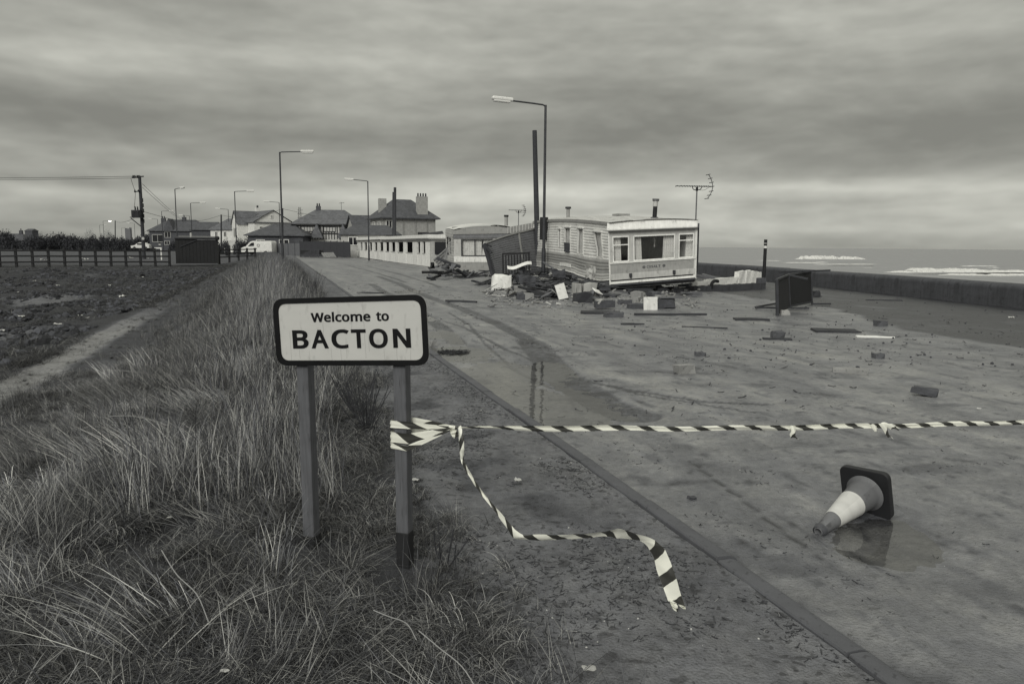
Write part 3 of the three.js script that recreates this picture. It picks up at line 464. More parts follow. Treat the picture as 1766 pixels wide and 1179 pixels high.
// ---------------------------------------------------------------- the wrecked static caravan by the sea wall
const pane = new THREE.MeshPhysicalMaterial({ name: 'caravan glass', color: 0xffffff, roughness: 0.04, transmission: 1, thickness: 0, ior: 1.5, side: THREE.DoubleSide });
function curtain(f, u0, u1, v0, v1, n, folds, seed, flare = 0) { return sheet((u, v, k) => f(lerp(u0, u1, u) + flare * (1 - v) * (u - 0.5), lerp(v0, v1, v), n + k), folds * 6, 6, [], (u, v) => 0.028 * Math.sin(u * folds * 6.283 + seed) * (0.7 + 0.3 * v) + 0.012 * fbm(u * 4, v * 2, 2, seed)); }
const CV = {};
{
  const cv = thing('static_caravan', 'large storm-wrecked pale static caravan with sagging side beside the sea wall', 'caravan');
  const FL0 = at(1053, 491, 26), FL1 = at(1050, 385, 26), FR0 = at(1199, 479, 25.2), FR1 = at(1202, 380, 25.2), BL0 = at(915, 463, 36.5), BL1 = at(921, 383, 36.5), BR0 = BL0.clone().add(FR0).sub(FL0), BR1 = BL1.clone().add(FR1).sub(FL1);
  Object.assign(CV, { FL0, FL1, FR0, FR1 });
  const front = wallMap(FL0, FR0, FR1, FL1);
  const side = wallMap(BL0, FL0, FL1, BL1, (u, v) => [-0.16 * Math.exp(-(((u - 0.80 - 0.06 * v) / 0.04) ** 2)) * sst(0.95, 0.35, v) + 0.05 * fbm(u * 9, v * 3, 3, 701) * sst(1, 0.7, v), 0.10 * Math.sin(u * 3.14) * v + (0.07 * fbm(u * 5, 2, 2, 702) - 0.14 * Math.exp(-(((u - 0.83) / 0.12) ** 2))) * sst(0.55, 0.1, v)]);
  const rear = wallMap(BR0, BL0, BL1, BR1), right = wallMap(FR0, BR0, BR1, FR1);
  // front: built from boards round real openings
  const fr = (name, m, ...list) => { const b = new MB(); for (const a of list) slab(b, front, ...a); return b.build(name, m, cv); };
  const WV0 = 0.362, WV1 = 0.785;
  fr('front_panel', M.paleGrey, [0, 1, 0.325, WV0, -0.06, 0.0], [0, 1, WV1, 0.90, -0.06, 0.0], [0, 0.04, WV0, WV1, -0.06, 0], [0.232, 0.285, WV0, WV1, -0.06, 0.0], [0.762, 0.805, WV0, WV1, -0.06, 0.0], [0.975, 1, WV0, WV1, -0.06, 0]);
  const band = fr('name_band', M.midGrey, [0.004, 0.996, 0.172, 0.325, -0.06, 0.012]); band.userData.label = 'grey band across the front with the lettering COSALT';
  fr('lower_panel', M.paleGrey, [0, 1, 0.072, 0.172, -0.06, 0.03]);
  fr('skirt_trim', M.white, [0, 1, 0.008, 0.048, -0.05, 0.05]);
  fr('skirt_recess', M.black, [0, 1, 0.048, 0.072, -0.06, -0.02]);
  fr('window_sill', M.cream, [-0.004, 1.004, 0.338, 0.360, 0.0, 0.05]);
  fr('corner_post', M.cream, [-0.012, 0.006, 0.0, 0.9, -0.02, 0.02]); fr('corner_post', M.cream, [0.994, 1.012, 0.0, 0.9, -0.02, 0.02]);
  { // lettering
    const t = new MB(), put = (c, u0, u1, v0, v1) => { const g = new TextGeometry(c, { font, size: 1, depth: 1, curveSegments: 4, bevelEnabled: false }); g.computeBoundingBox(); const b = g.boundingBox, p = g.attributes.position; for (let i = 0; i < p.count; i++) { const q = front(lerp(u0, u1, (p.getX(i) - b.min.x) / (b.max.x - b.min.x)), lerp(v0, v1, (p.getY(i) - b.min.y) / (b.max.y - b.min.y)), 0.012 + 0.006 * p.getZ(i)); p.setXYZ(i, q.x, q.y, q.z); } g.deleteAttribute('normal'); const h = g.toNonIndexed(); h.computeVertexNormals(); t.add(h); };
    'COSALT'.split('').forEach((c, i) => put(c, 0.437 + i * 0.0275, 0.437 + i * 0.0275 + 0.0235, 0.232, 0.275));
    put('O', 0.388, 0.422, 0.228, 0.276); put('o', 0.397, 0.413, 0.241, 0.262); put('O', 0.622, 0.656, 0.230, 0.278); put('o', 0.631, 0.647, 0.243, 0.264);
    t.build('lettering', mat('faded lettering', 0.05, 0.6), band);
  }
  for (const u of [0.245, 0.755]) fr('coupling_lamp', M.dark, [u - 0.012, u + 0.02, 0.105, 0.165, 0.03, 0.11], [u + 0.0, u + 0.012, 0.085, 0.105, 0.03, 0.08]);
  fr('chassis_beam', M.black, [0.03, 0.99, -0.075, 0.004, -0.9, -0.1]);
  { // curved pelmet that leans forward over the windows
    const n = 24, P = []; const g = new THREE.BufferGeometry(), pos = [], idx = [];
    const prof = [[1.0, -0.10], [1.0, 0.06], [0.984, 0.10], [0.905, 0.21], [0.888, 0.21], [0.884, 0.02]];
    for (let i = 0; i <= n; i++) { const u = lerp(-0.012, 1.012, i / n), arch = 0.034 * (1 - (2 * clamp(u) - 1) ** 2) + 0.008; prof.forEach(([v, k], j) => { const q = front(u, v + (j < 3 ? arch : 0.0), k); pos.push(q.x, q.y, q.z); }); }
    for (let i = 0; i < n; i++) for (let j = 0; j + 1 < prof.length; j++) { const a = i * prof.length + j, b = a + prof.length; idx.push(a, a + 1, b + 1, a, b + 1, b); }
    for (const e of [0, n]) for (let j = 1; j + 1 < prof.length; j++) idx.push(e * prof.length, e * prof.length + j, e * prof.length + j + 1);
    g.setAttribute('position', new THREE.Float32BufferAttribute(pos, 3)); g.setIndex(idx); const h = g.toNonIndexed(); h.computeVertexNormals(); mesh('pelmet', uvMetres(prep(h)), M.white, cv);
    fr('pelmet_trim', M.midGrey, [-0.014, 1.014, 0.874, 0.888, 0.0, 0.222]);
  }
  // front windows: frame, transom, glass, with curtains behind
  for (const [u0, u1, bar] of [[0.04, 0.232, 0.635], [0.285, 0.762, 0], [0.805, 0.975, 0.66]]) {
    const w = new THREE.Group(); w.name = 'window'; cv.add(w); const b = new MB(), e = 0.010;
    for (const a of [[u0, u0 + e, WV0, WV1], [u1 - e, u1, WV0, WV1], [u0 + e, u1 - e, WV0, WV0 + 0.02], [u0 + e, u1 - e, WV1 - 0.02, WV1]]) slab(b, front, ...a, -0.02, 0.022);
    b.build('frame', M.white, w);
    if (bar) slab(new MB(), front, u0 + e, u1 - e, bar, bar + 0.016, -0.02, 0.026).build('transom', M.white, w);
    slab(new MB(), front, u0 + e, u1 - e, WV0 + 0.02, WV1 - 0.02, -0.006, -0.004).build('pane', pane, w);
  }
  const cu = (u0, u1, folds, s, fl) => mesh('curtain', uvMetres(prep(curtain(front, u0, u1, WV0 + 0.004, WV1 + 0.01, -0.16, folds, s, fl))), M.curtain, cv);
  cu(0.03, 0.125, 5, 1, 0.01); cu(0.215, 0.235, 1, 2, 0.02); cu(0.28, 0.365, 5, 3, 0.02); cu(0.625, 0.77, 7, 4, 0.02); cu(0.885, 0.985, 5, 5, 0.03);
  // shell: side skin in three painted bands with window openings
  const SW = [[0.412, 0.452, 0.50, 0.84], [0.50, 0.582, 0.455, 0.87], [0.667, 0.737, 0.43, 0.87], [0.85, 0.935, 0.425, 0.84]];
  const rib = (u, v) => { const k = (v * 21) % 1; return 0.028 * (k < 0.75 ? k / 0.75 : (1 - k) / 0.25); };
  const hull = (v0, v1, name, m, nv) => mesh(name, uvMetres(prep(sheet(side, 90, nv, v1 > 0.42 ? SW : [], rib, v0, v1)), false), m, cv);
  hull(0.385, 1.0, 'side_cladding', M.cream, 78); hull(0.215, 0.385, 'side_stripe', M.midGrey, 22); hull(0.085, 0.215, 'lower_cladding', M.paleGrey, 16);
  for (let k = 0; k < 4; k++) { const a = [0.10, 0.36, 0.60, 0.845][k], e = [0.34, 0.585, 0.80, 0.992][k]; slab(new MB(), side, a, e, -0.01 - 0.012 * k % 0.02, 0.082, -0.05 - 0.05 * (k % 2), 0.0, 8).build('skirt_board', M.darkClad, cv); }
  slab(new MB(), side, 0.10, 0.80, 0.082, 0.098, 0.0, 0.045, 20).build('skirt_rail', M.white, cv); slab(new MB(), side, 0.845, 0.995, 0.082, 0.098, 0.0, 0.045, 6).build('skirt_rail', M.white, cv);
  for (const [u0, u1, v0, v1] of SW) {
    const w = new THREE.Group(); w.name = 'window'; cv.add(w); const b = new MB(), e = 0.006;
    for (const a of [[u0, u0 + e, v0, v1], [u1 - e, u1, v0, v1], [u0 + e, u1 - e, v0, v0 + 0.015], [u0 + e, u1 - e, v1 - 0.015, v1]]) slab(b, side, ...a, -0.03, 0.035, 2, 4);
    b.build('frame', M.cream, w); slab(new MB(), side, u0 - 0.004, u1 + 0.004, v1, v1 + 0.022, 0.01, 0.08, 3).build('drip_cap', M.white, w);
    mesh('curtain', uvMetres(prep(curtain(side, u0, lerp(u0, u1, 0.98), v0, v1, -0.07, 5, u0 * 40))), M.curtain2, cv);
  }
  { const b = new MB(); slab(b, side, 0.515, 0.57, 0.43, 0.60, 0.02, 0.09, 3, 3); const o = b.build('hanging_rag', M.rag, cv); o.userData.label = 'dark cloth hanging out of a side window'; }
  { const b = new MB(); slab(b, side, 0.765, 0.845, 0.09, 0.285, 0.0, 0.10, 4, 4); const o = b.build('torn_insulation', mat('torn foam', 0.5, 0.95, T.grime), cv); o.userData.label = 'crumpled white sheet torn from the lower side'; const p = o.geometry.attributes.position; for (let i = 0; i < p.count; i++) { const k = 0.12; p.setXYZ(i, p.getX(i) + k * gn(p.getY(i) * 6, p.getZ(i) * 5, 1), p.getY(i) + k * gn(p.getX(i) * 6, p.getZ(i) * 5, 2), p.getZ(i) + k * gn(p.getX(i) * 6, p.getY(i) * 5, 3)); } o.geometry.computeVertexNormals(); }
  { const b = new MB(); slab(b, side, 0.46, 0.60, 0.165, 0.225, 0.03, 0.05, 6, 2); b.build('patch_panel', M.cream, cv); }
  slab(new MB(), side, 0.0, 1.0, 0.975, 1.02, 0.0, 0.07, 30).build('gutter', M.midGrey, cv);
  // roof, slightly barrelled, floor and far walls
  { const nu = 16, nw = 24, pos = [], idx = []; const Lf = (u, w) => { const a = side(u, 1, 0.06), b = right(1 - u, 1, 0.06), p = a.lerp(b, w); p.y += lerp(0.15, 0.072, sst(0.75, 1.0, u)) * (1 - (2 * w - 1) ** 2) + 0.03; return p; };
    for (let i = 0; i <= nu; i++) for (let j = 0; j <= nw; j++) { const p = Lf(i / nu * 1.02, j / nw); pos.push(p.x, p.y, p.z); }
    for (let i = 0; i < nu; i++) for (let j = 0; j < nw; j++) { const a = i * (nw + 1) + j, b = a + nw + 1; idx.push(a, b, b + 1, a, b + 1, a + 1); }
    const g = new THREE.BufferGeometry(); g.setAttribute('position', new THREE.Float32BufferAttribute(pos, 3)); g.setIndex(idx); g.computeVertexNormals(); mesh('roof', uvMetres(prep(g)), M.roofSheet, cv); CV.roof = Lf; }
  slab(new MB(), right, 0, 1, 0, 1, -0.05, 0).build('sea_side_wall', M.cream, cv); slab(new MB(), rear, 0, 1, 0, 1, -0.05, 0).build('end_wall', M.cream, cv);
  { const c = [FL0, FR0, BR0, BL0].map((p) => p.clone().add(V(0, 0.02, 0))), d = c.map((p) => p.clone().add(V(0, -0.07, 0))); new MB().poly([...c, ...d], [[0, 1, 2, 3], [4, 7, 6, 5], [0, 4, 5, 1], [1, 5, 6, 2], [2, 6, 7, 3], [3, 7, 4, 0]]).build('floor', M.interior, cv); }
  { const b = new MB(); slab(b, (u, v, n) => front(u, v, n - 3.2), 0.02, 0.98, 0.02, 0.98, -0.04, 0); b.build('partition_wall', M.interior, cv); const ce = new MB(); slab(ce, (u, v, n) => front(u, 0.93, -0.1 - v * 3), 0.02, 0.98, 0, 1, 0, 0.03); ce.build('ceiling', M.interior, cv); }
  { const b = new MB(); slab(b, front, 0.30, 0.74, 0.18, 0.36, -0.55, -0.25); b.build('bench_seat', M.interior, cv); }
  { const p = CV.roof(0.93, 0.62), q = p.clone().add(V(0.03, 0.62, 0)); const g = new THREE.Group(); g.name = 'stove_pipe'; cv.add(g); new MB().cyl(p.clone().add(V(0, -0.1, 0)), p.clone().lerp(q, 0.62), 0.075, 0.075, 14).build('flue', M.black, g); new MB().cyl(p.clone().lerp(q, 0.62), p.clone().lerp(q, 0.92), 0.085, 0.085, 14).build('collar', M.paleGrey, g); new MB().cyl(p.clone().lerp(q, 0.92), p.clone().lerp(q, 1.04), 0.11, 0.12, 14).build('cowl', M.steel, g); new MB().cyl(p.clone().add(V(0, -0.03, 0)), p.clone().add(V(0, 0.03, 0)), 0.16, 0.12, 14).build('flashing', M.dark, g); }
  { const p = CV.roof(0.36, 0.2), g = new THREE.Group(); g.name = 'vent_pipe'; cv.add(g); new MB().cyl(p.clone().add(V(0, -0.05, 0)), p.clone().add(V(0, 0.36, 0)), 0.075, 0.075, 12).build('pipe', M.midGrey, g); new MB().cyl(p.clone().add(V(0, 0.36, 0)), p.clone().add(V(0, 0.44, 0)), 0.13, 0.12, 12).build('cowl', M.dark, g); }
  { const p = CV.roof(0.72, 0.5); new MB().box(0.5, 0.07, 0.5, p.x, p.y + 0.03, p.z, 0, 0.29, 0).build('roof_vent', M.midGrey, cv); }
  new MB().cyl(CV.FL0.clone().add(V(1.4, -0.5, -2.4)), CV.FL0.clone().add(V(1.62, -0.5, -2.4)), 0.3, 0.3, 20).build('wheel', M.rubber, cv);
  for (const [u, w] of [[0.2, 0.3], [0.5, 0.8]]) { const p = CV.FL0.clone().lerp(FR0, w).lerp(BL0.clone().lerp(BR0, w), u); p.y = 0.05; new MB().box(0.4, Math.max(0.3, CV.FL0.y + 0.1), 0.4, p.x, 0.2, p.z).build('support_block', M.conc, cv); }
  // hanging lantern inside the big window
  const lp = front(0.51, 0.70, -0.55), lamp = thing('pendant_lantern', 'small pale hanging lantern seen through the big front caravan window', 'pendant lantern', lp);
  new MB().add(new THREE.LatheGeometry([[0.001, 0.14], [0.03, 0.1], [0.06, 0.03], [0.055, -0.03], [0.02, -0.09], [0.012, -0.14], [0.028, -0.17], [0.026, -0.24], [0.001, -0.26]].map(([a, b]) => new THREE.Vector2(a, b)), 10)).build('shade', mat('lantern glass', 0.4, 0.4), lamp); new MB().cyl(V(0, 0.14, 0), V(0, 0.42, 0), 0.006).build('chain', M.dark, lamp);
}
function aerial(name, label, foot, h, boom, turn, n) {
  const a = thing(name, label, 'aerial', foot, turn);
  new MB().cyl(V(0, -0.35, 0), V(0, h, 0), 0.024, 0.022, 8).build('mast', M.steel, a);
  new MB().cyl(V(-boom * 0.56, h + 0.06, 0), V(boom * 0.44, h + 0.06, 0), 0.014, 0.014, 6).build('boom', M.darkSteel, a);
  const b = new MB(); for (let i = 0; i < n; i++) { const x = lerp(-boom * 0.55, boom * 0.28, Math.pow(i / (n - 1), 0.85)); b.cyl(V(x, h + 0.06, -0.13), V(x, h + 0.06, 0.13), 0.016, 0.016, 6); } b.build('director_rods', M.darkSteel, a);
  const r = new MB(); const pts = [[0.30, 0.47], [0.36, 0.34], [0.40, 0.2], [0.42, 0.06], [0.40, -0.1], [0.35, -0.24], [0.29, -0.36]].map(([x, y]) => V(x * boom, h + y * boom * 0.75, 0)); r.tube(pts, 0.012, 20, 5); for (const p of pts) r.cyl(p.clone().add(V(-0.04, 0, -0.16)), p.clone().add(V(0.0, 0, 0.16)), 0.012, 0.012, 5); r.build('reflector', M.darkSteel, a);
  const k = new MB(); k.tube([V(-0.16, h + 0.06, 0), V(-0.12, h - 0.04, 0), V(0, h - 0.06, 0), V(0.12, h - 0.03, 0), V(0.17, h + 0.06, 0)], 0.014, 16, 5); k.tube([V(0.02, h - 0.05, 0), V(0.24, h - 0.06, 0), V(0.42, h + 0.05, 0)], 0.006, 12, 4); k.build('bracket', M.darkSteel, a);
  new MB().cyl(V(0, h - 0.09, 0), V(0, h + 0.03, 0), 0.04, 0.04, 8).build('clamp', M.black, a);
  return a;
}
aerial('tv_aerial', 'tall television aerial on the seaward corner of the wrecked caravan', CV.FR1.clone().add(V(-0.03, 0.0, -0.02)), 1.05, 1.24, 0.05, 13);

// second caravan further back
{
  const cv = thing('static_caravan', 'smaller grey static caravan behind with one curtained window and a fallen wall against it', 'caravan');
  const D0 = 42, A = at(783, 467, D0), A1 = at(782, 397, D0), B = at(893, 468, D0 - 0.9), B1 = at(893, 395, D0 - 0.9), C = at(770, 462, D0 + 6), C1 = at(769, 394, D0 + 6);
  const f = wallMap(A, B, B1, A1), s = wallMap(C, A, A1, C1, (u, v) => [0.08 * fbm(u * 4, v * 3, 3, 741), 0]), bk = C.clone().add(B).sub(A), bk1 = C1.clone().add(B1).sub(A1);
  const fr = (name, m, ...l) => { const b = new MB(); for (const a of l) slab(b, f, ...a); return b.build(name, m, cv); };
  fr('front_panel', M.paleGrey, [0, 0.12, 0.36, 0.84, -0.06, 0], [0.62, 1, 0.36, 0.84, -0.06, 0], [0.12, 0.62, 0.78, 0.84, -0.06, 0]); fr('lower_panel', M.cream, [0, 1, 0.22, 0.36, -0.06, 0.015]); fr('skirt_panel', M.midGrey, [0, 1, -0.02, 0.22, -0.06, 0.0]); fr('front_header', M.darkClad, [0, 1, 0.80, 0.9, 0, 0.06]);
  { const n = 20, pos = [], idx = [], prof = [[0.90, 0.10], [0.99, 0.10], [1.0, 0.0], [0.9, 0.0]]; for (let i = 0; i <= n; i++) { const u = lerp(-0.01, 1.01, i / n), a = 0.09 * (1 - (2 * u - 1) ** 2); prof.forEach(([v, k], j) => { const q = f(u, v + (j === 1 || j === 2 ? a : 0), k); pos.push(q.x, q.y, q.z); }); } for (let i = 0; i < n; i++) for (let j = 0; j < 3; j++) { const a = i * 4 + j, b = a + 4; idx.push(a, a + 1, b + 1, a, b + 1, b); } const g = new THREE.BufferGeometry(); g.setAttribute('position', new THREE.Float32BufferAttribute(pos, 3)); g.setIndex(idx); const h = g.toNonIndexed(); h.computeVertexNormals(); mesh('pelmet', uvMetres(prep(h)), M.midGrey, cv); }
  const w = new THREE.Group(); w.name = 'window'; cv.add(w); const b = new MB(); for (const a of [[0.12, 0.135, 0.36, 0.78], [0.605, 0.62, 0.36, 0.78], [0.135, 0.605, 0.36, 0.385], [0.135, 0.605, 0.76, 0.78], [0.33, 0.34, 0.385, 0.76]]) slab(b, f, ...a, -0.03, 0.03); b.build('frame', M.dark, w); slab(new MB(), f, 0.135, 0.605, 0.385, 0.76, -0.008, -0.005).build('pane', pane, w);
  mesh('curtain', uvMetres(prep(curtain(f, 0.125, 0.335, 0.36, 0.78, -0.15, 6, 1))), M.curtain, cv); mesh('curtain', uvMetres(prep(curtain(f, 0.33, 0.43, 0.36, 0.78, -0.15, 3, 2))), M.curtain, cv); mesh('curtain', uvMetres(prep(curtain(f, 0.46, 0.615, 0.36, 0.78, -0.15, 5, 3, 0.06))), M.curtain, cv);
  mesh('side_cladding', uvMetres(prep(sheet(s, 30, 60, [[0.15, 0.3, 0.4, 0.8], [0.5, 0.7, 0.4, 0.8]], (u, v) => 0.025 * ((v * 15) % 1))), false), M.paleGrey, cv); slab(new MB(), s, 0.13, 0.32, 0.36, 0.4, 0, 0.05).build('window_sill', M.dark, cv);
  slab(new MB(), wallMap(B, bk, bk1, B1), 0, 1, 0, 1, -0.05, 0).build('end_wall', M.paleGrey, cv); slab(new MB(), wallMap(bk, C, C1, bk1), 0, 1, 0, 1, -0.05, 0).build('rear_wall', M.paleGrey, cv);
  { const nu = 6, nw = 16, pos = [], idx = []; for (let i = 0; i <= nu; i++) for (let j = 0; j <= nw; j++) { const u = i / nu, q = j / nw, p = C1.clone().lerp(A1, u * 1.03).lerp(bk1.clone().lerp(B1, u * 1.03), q); p.y += 0.24 * (1 - (2 * q - 1) ** 2) + 0.04; pos.push(p.x, p.y, p.z); } for (let i = 0; i < nu; i++) for (let j = 0; j < nw; j++) { const a = i * (nw + 1) + j, c = a + nw + 1; idx.push(a, c, c + 1, a, c + 1, a + 1); } const g = new THREE.BufferGeometry(); g.setAttribute('position', new THREE.Float32BufferAttribute(pos, 3)); g.setIndex(idx); g.computeVertexNormals(); mesh('roof', uvMetres(prep(g)), M.cream, cv); }
  for (const [px, py] of [[786, 391], [852, 389]]) { const p = at(px, py + 2, D0 + 2.5); new MB().rbox(0.42, 0.14, 0.5, 0.05, p.x, p.y, p.z).build('roof_vent', M.midGrey, cv); }
  { const p = at(873, 389, D0 + 1.5), g = new THREE.Group(); g.name = 'stove_pipe'; cv.add(g); new MB().cyl(p, p.clone().add(V(0, 0.5, 0)), 0.11, 0.10, 10).build('flue', M.midGrey, g); new MB().cyl(p.clone().add(V(0, 0.5, 0)), p.clone().add(V(0, 0.6, 0)), 0.14, 0.14, 10).build('cowl', M.black, g); }
  aerial('tv_aerial', 'small bent television aerial above the smaller grey caravan', at(894, 396, D0), 1.0, 0.95, 0.3, 7);
}
// the fallen side wall between the two caravans
{
  const w = thing('fallen_caravan_wall', 'dark ribbed caravan side wall torn off and leaning between the two caravans', 'caravan wall');
  const A = at(854, 478, 32.5), B = at(936, 470, 35.5), C = at(930, 391, 36.2), D = at(836, 420, 32.8), f = wallMap(A, B, C, D, (u, v) => [0.06 * Math.sin(u * 5 + v * 2), 0.05 * Math.sin(u * 4)]);
  mesh('ribbed_skin', uvMetres(prep(sheet(f, 24, 70, [], (u, v) => 0.03 * ((v * 17) % 1))), false), M.darkClad, w); slab(new MB(), f, 0, 1, 0, 1, -0.09, -0.06, 8, 2).build('backing', M.darkWood, w);
  slab(new MB(), f, -0.02, 1.02, 0.985, 1.02, -0.1, 0.06, 10).build('top_rail', M.midGrey, w); slab(new MB(), f, 0.60, 0.625, 0.3, 0.98, 0.01, 0.045, 1, 6).build('joint_strip', M.midGrey, w); { const b = new MB(); slab(b, f, -0.03, 0.02, 0.0, 1.0, -0.12, 0.02, 1, 6); b.build('broken_edge', M.darkWood, w); } { const b = new MB(); b.beam(at(835, 421, 32.4), at(848, 436, 32.2), 0.09, 0.07); b.beam(at(848, 425, 32.5), at(835, 420, 32.4), 0.08, 0.06); b.build('split_batten', M.dark, w); }
}
{ const p = at(876, 397, 40), q = at(928, 388, 38), g = thing('loose_roof_edge', 'pale ridged roof edge of a further wrecked caravan behind the fallen wall', 'roof edge'); new MB().beam(p, q, 0.12, 0.30).build('fascia', M.midGrey, g); for (let i = 0; i < 11; i++) { const c = p.clone().lerp(q, i / 10); new MB().box(0.05, 0.34, 0.14, c.x, c.y, c.z + 0.04).build('rib', M.paleGrey, g); } }

// ---------------------------------------------------------------- wreckage
const R = mulberry(99);
function roughBox(w, h, d, seed, j = 0.06) { const g = new THREE.BoxGeometry(w, h, d, 2, 1, 2), p = g.attributes.position, k = Math.min(w, h, d) * j + 0.004; for (let i = 0; i < p.count; i++) { const x = p.getX(i), y = p.getY(i), z = p.getZ(i), q = (a) => (hash(Math.round(x * 97), Math.round(y * 97) + Math.round(z * 97) * 31, seed + a) - 0.5) * 2 * k; p.setXYZ(i, x + q(1), y + q(2), z + q(3)); } g.deleteAttribute('normal'); const n = g.toNonIndexed(); n.computeVertexNormals(); return new MB().add(n).geo(); }
function piece(name, label, cat, m, px, py, w, h, d, yaw = 0, rz = 0, rx = 0, group, lift = 0) {   // a loose block or board standing where (px, py) was surveyed
  const g0 = gnd(px, py, -0.02), o = mesh(name, roughBox(w, h, d, px * 7 + py, 0.13), m); tag(o, label, cat, group);
  o.rotation.set(rx, yaw, rz); const hh = (Math.abs(Math.sin(rz)) * w + Math.abs(Math.cos(rz)) * h) / 2 + Math.abs(Math.sin(rx)) * d / 2;
  const z = g0.z - d * 0.5 * Math.abs(Math.cos(yaw)) - w * 0.5 * Math.abs(Math.sin(yaw)); o.position.set(g0.x * z / g0.z, 0, z); o.position.y = groundY(o.position.x, z) + hh - 0.012 + lift; return o;
}
// single pieces on the open sand
piece('concrete_block', 'rough concrete block alone on the sand nearest the barrier tape', 'concrete block', M.conc, 1180, 645, 0.23, 0.13, 0.16, 0.3);
piece('brick', 'dark brick standing on a short board in mid sand', 'brick', M.brick, 1341, 584, 0.215, 0.12, 0.11, 0.2, 0, 0, null, 0.02); piece('board', 'short dark board under a brick on the sand', 'board', M.darkWood, 1341, 586, 0.5, 0.035, 0.14, -0.1);
piece('slab', 'broad thin dark slab lying on the sand right of the upended table', 'slab', M.dark, 1441, 573, 0.85, 0.045, 0.45, -0.15); piece('brick', 'brick beside the edge of the dark wet apron', 'brick', M.brick, 1518, 562, 0.25, 0.12, 0.16, 0.1);
piece('plank', 'white painted plank lying on the sand', 'plank', M.white, 1510, 582, 0.65, 0.035, 0.09, -0.25); piece('slab', 'dark flat slab in front of the upended table', 'slab', M.dark, 1296, 552, 0.75, 0.04, 0.35, -0.1);
piece('kerb_fragment', 'dark broken kerb piece half sunk in a scour hole at right', 'kerb fragment', M.concDark, 1594, 684, 0.25, 0.09, 0.13, -0.6, -0.12); piece('slab', 'pale worn slab sunk in the sand beyond the scour hole', 'slab', M.conc, 1466, 644, 0.42, 0.06, 0.2, -0.35);
piece('stone', 'small dark stone on the sand above the concrete block', 'stone', M.brick, 1208, 614, 0.14, 0.07, 0.1, 0.4); piece('stone', 'rounded dark stone in the middle of the right hand sand', 'stone', M.brick, 1515, 617, 0.16, 0.08, 0.12, 0.1); piece('stone', 'small dark clod on the wet sand beyond the kerb', 'stone', M.concDark, 1193, 858, 0.05, 0.03, 0.04, 0.4);
piece('stone', 'rock at the kerb just right of the sign', 'stone', M.conc, 745, 593, 0.12, 0.09, 0.1, 0.6); piece('plank', 'dark broken plank lying alone on the road behind the sign', 'plank', M.darkWood, 795, 522, 0.95, 0.06, 0.12, -0.35); piece('plank', 'flat dark board across the far road', 'plank', M.darkWood, 638, 504, 0.9, 0.05, 0.2, -0.05); piece('plank', 'thin dark lath lying by the sea wall', 'plank', M.darkWood, 1525, 518, 1.1, 0.04, 0.1, -0.1);
piece('cupboard_door', 'white square panel standing among the blocks in front of the caravan', 'panel', M.white, 1122, 534, 0.36, 0.34, 0.05, 0.1, 0.02); piece('concrete_block', 'grey block leaning behind the white square panel', 'concrete block', M.concDark, 1148, 531, 0.42, 0.26, 0.3, -0.1); piece('plank', 'board resting on the grey block behind the white panel', 'plank', M.wood, 1156, 531, 0.62, 0.03, 0.2, 0, 0, 0, null, 0.28);
piece('appliance', 'white fridge lying on its back at the left of the wreckage', 'fridge', M.white, 867, 500, 0.72, 0.5, 0.55, 0.05, -0.03); piece('cupboard_door', 'white cupboard door propped up in the wreckage', 'panel', M.white, 968, 517, 0.30, 0.46, 0.05, 0.2, 0.3, -0.2);
piece('concrete_block', 'pale hollow block, left of the two under the caravan side', 'concrete block', M.brickPale, 995, 511, 0.28, 0.40, 0.3, 0.1); piece('concrete_block', 'pale hollow block, right of the two under the caravan side', 'concrete block', M.brickPale, 1016, 511, 0.46, 0.40, 0.4, -0.05);
piece('cabinet', 'dark open box cabinet lying below the caravan side', 'cabinet', M.darkWood, 1005, 522, 0.52, 0.30, 0.4, 0.2); piece('concrete_block', 'dark block near the fridge', 'concrete block', M.concDark, 898, 516, 0.2, 0.2, 0.3, 0.2); piece('concrete_block', 'pale block near the fridge', 'concrete block', M.conc, 911, 516, 0.26, 0.2, 0.3, 0.1);
piece('slab', 'lowest flat slab of the small pile before the caravan corner', 'slab', M.dark, 1035, 541, 0.95, 0.07, 0.5, -0.1); piece('brick', 'brick nearest the camera before the caravan corner', 'brick', M.brick, 1058, 546, 0.42, 0.12, 0.25, 0.05); piece('concrete_block', 'upper block of the small pile before the caravan corner', 'concrete block', M.concDark, 1042, 533, 0.5, 0.16, 0.3, 0.1, 0, 0, null, 0.06); piece('white_scrap', 'small bent white scrap on the pile before the caravan corner', 'panel', M.white, 1030, 528, 0.22, 0.03, 0.3, 0.3, -0.5, 0.3, null, 0.3); piece('concrete_block', 'pale lump on the pile before the caravan corner', 'concrete block', M.brickPale, 1034, 533, 0.18, 0.12, 0.2, 0.2, 0, 0, null, 0.14);
piece('plank', 'long dark plank before the white square panel', 'plank', M.darkWood, 1130, 543, 1.0, 0.05, 0.15, 0.03); piece('plank', 'long dark plank right of the white square panel', 'plank', M.darkWood, 1180, 543, 1.1, 0.05, 0.15, 0.12); piece('plank', 'short dark plank on the open sand below the caravan', 'plank', M.darkWood, 1091, 559, 0.5, 0.04, 0.1, 0.08); piece('brick', 'brick left of the white square panel', 'brick', M.brick, 1078, 524, 0.4, 0.12, 0.2, 0); piece('brick', 'brick under the pale slats left of the white panel', 'brick', M.concDark, 1100, 532, 0.5, 0.14, 0.3, 0.1);
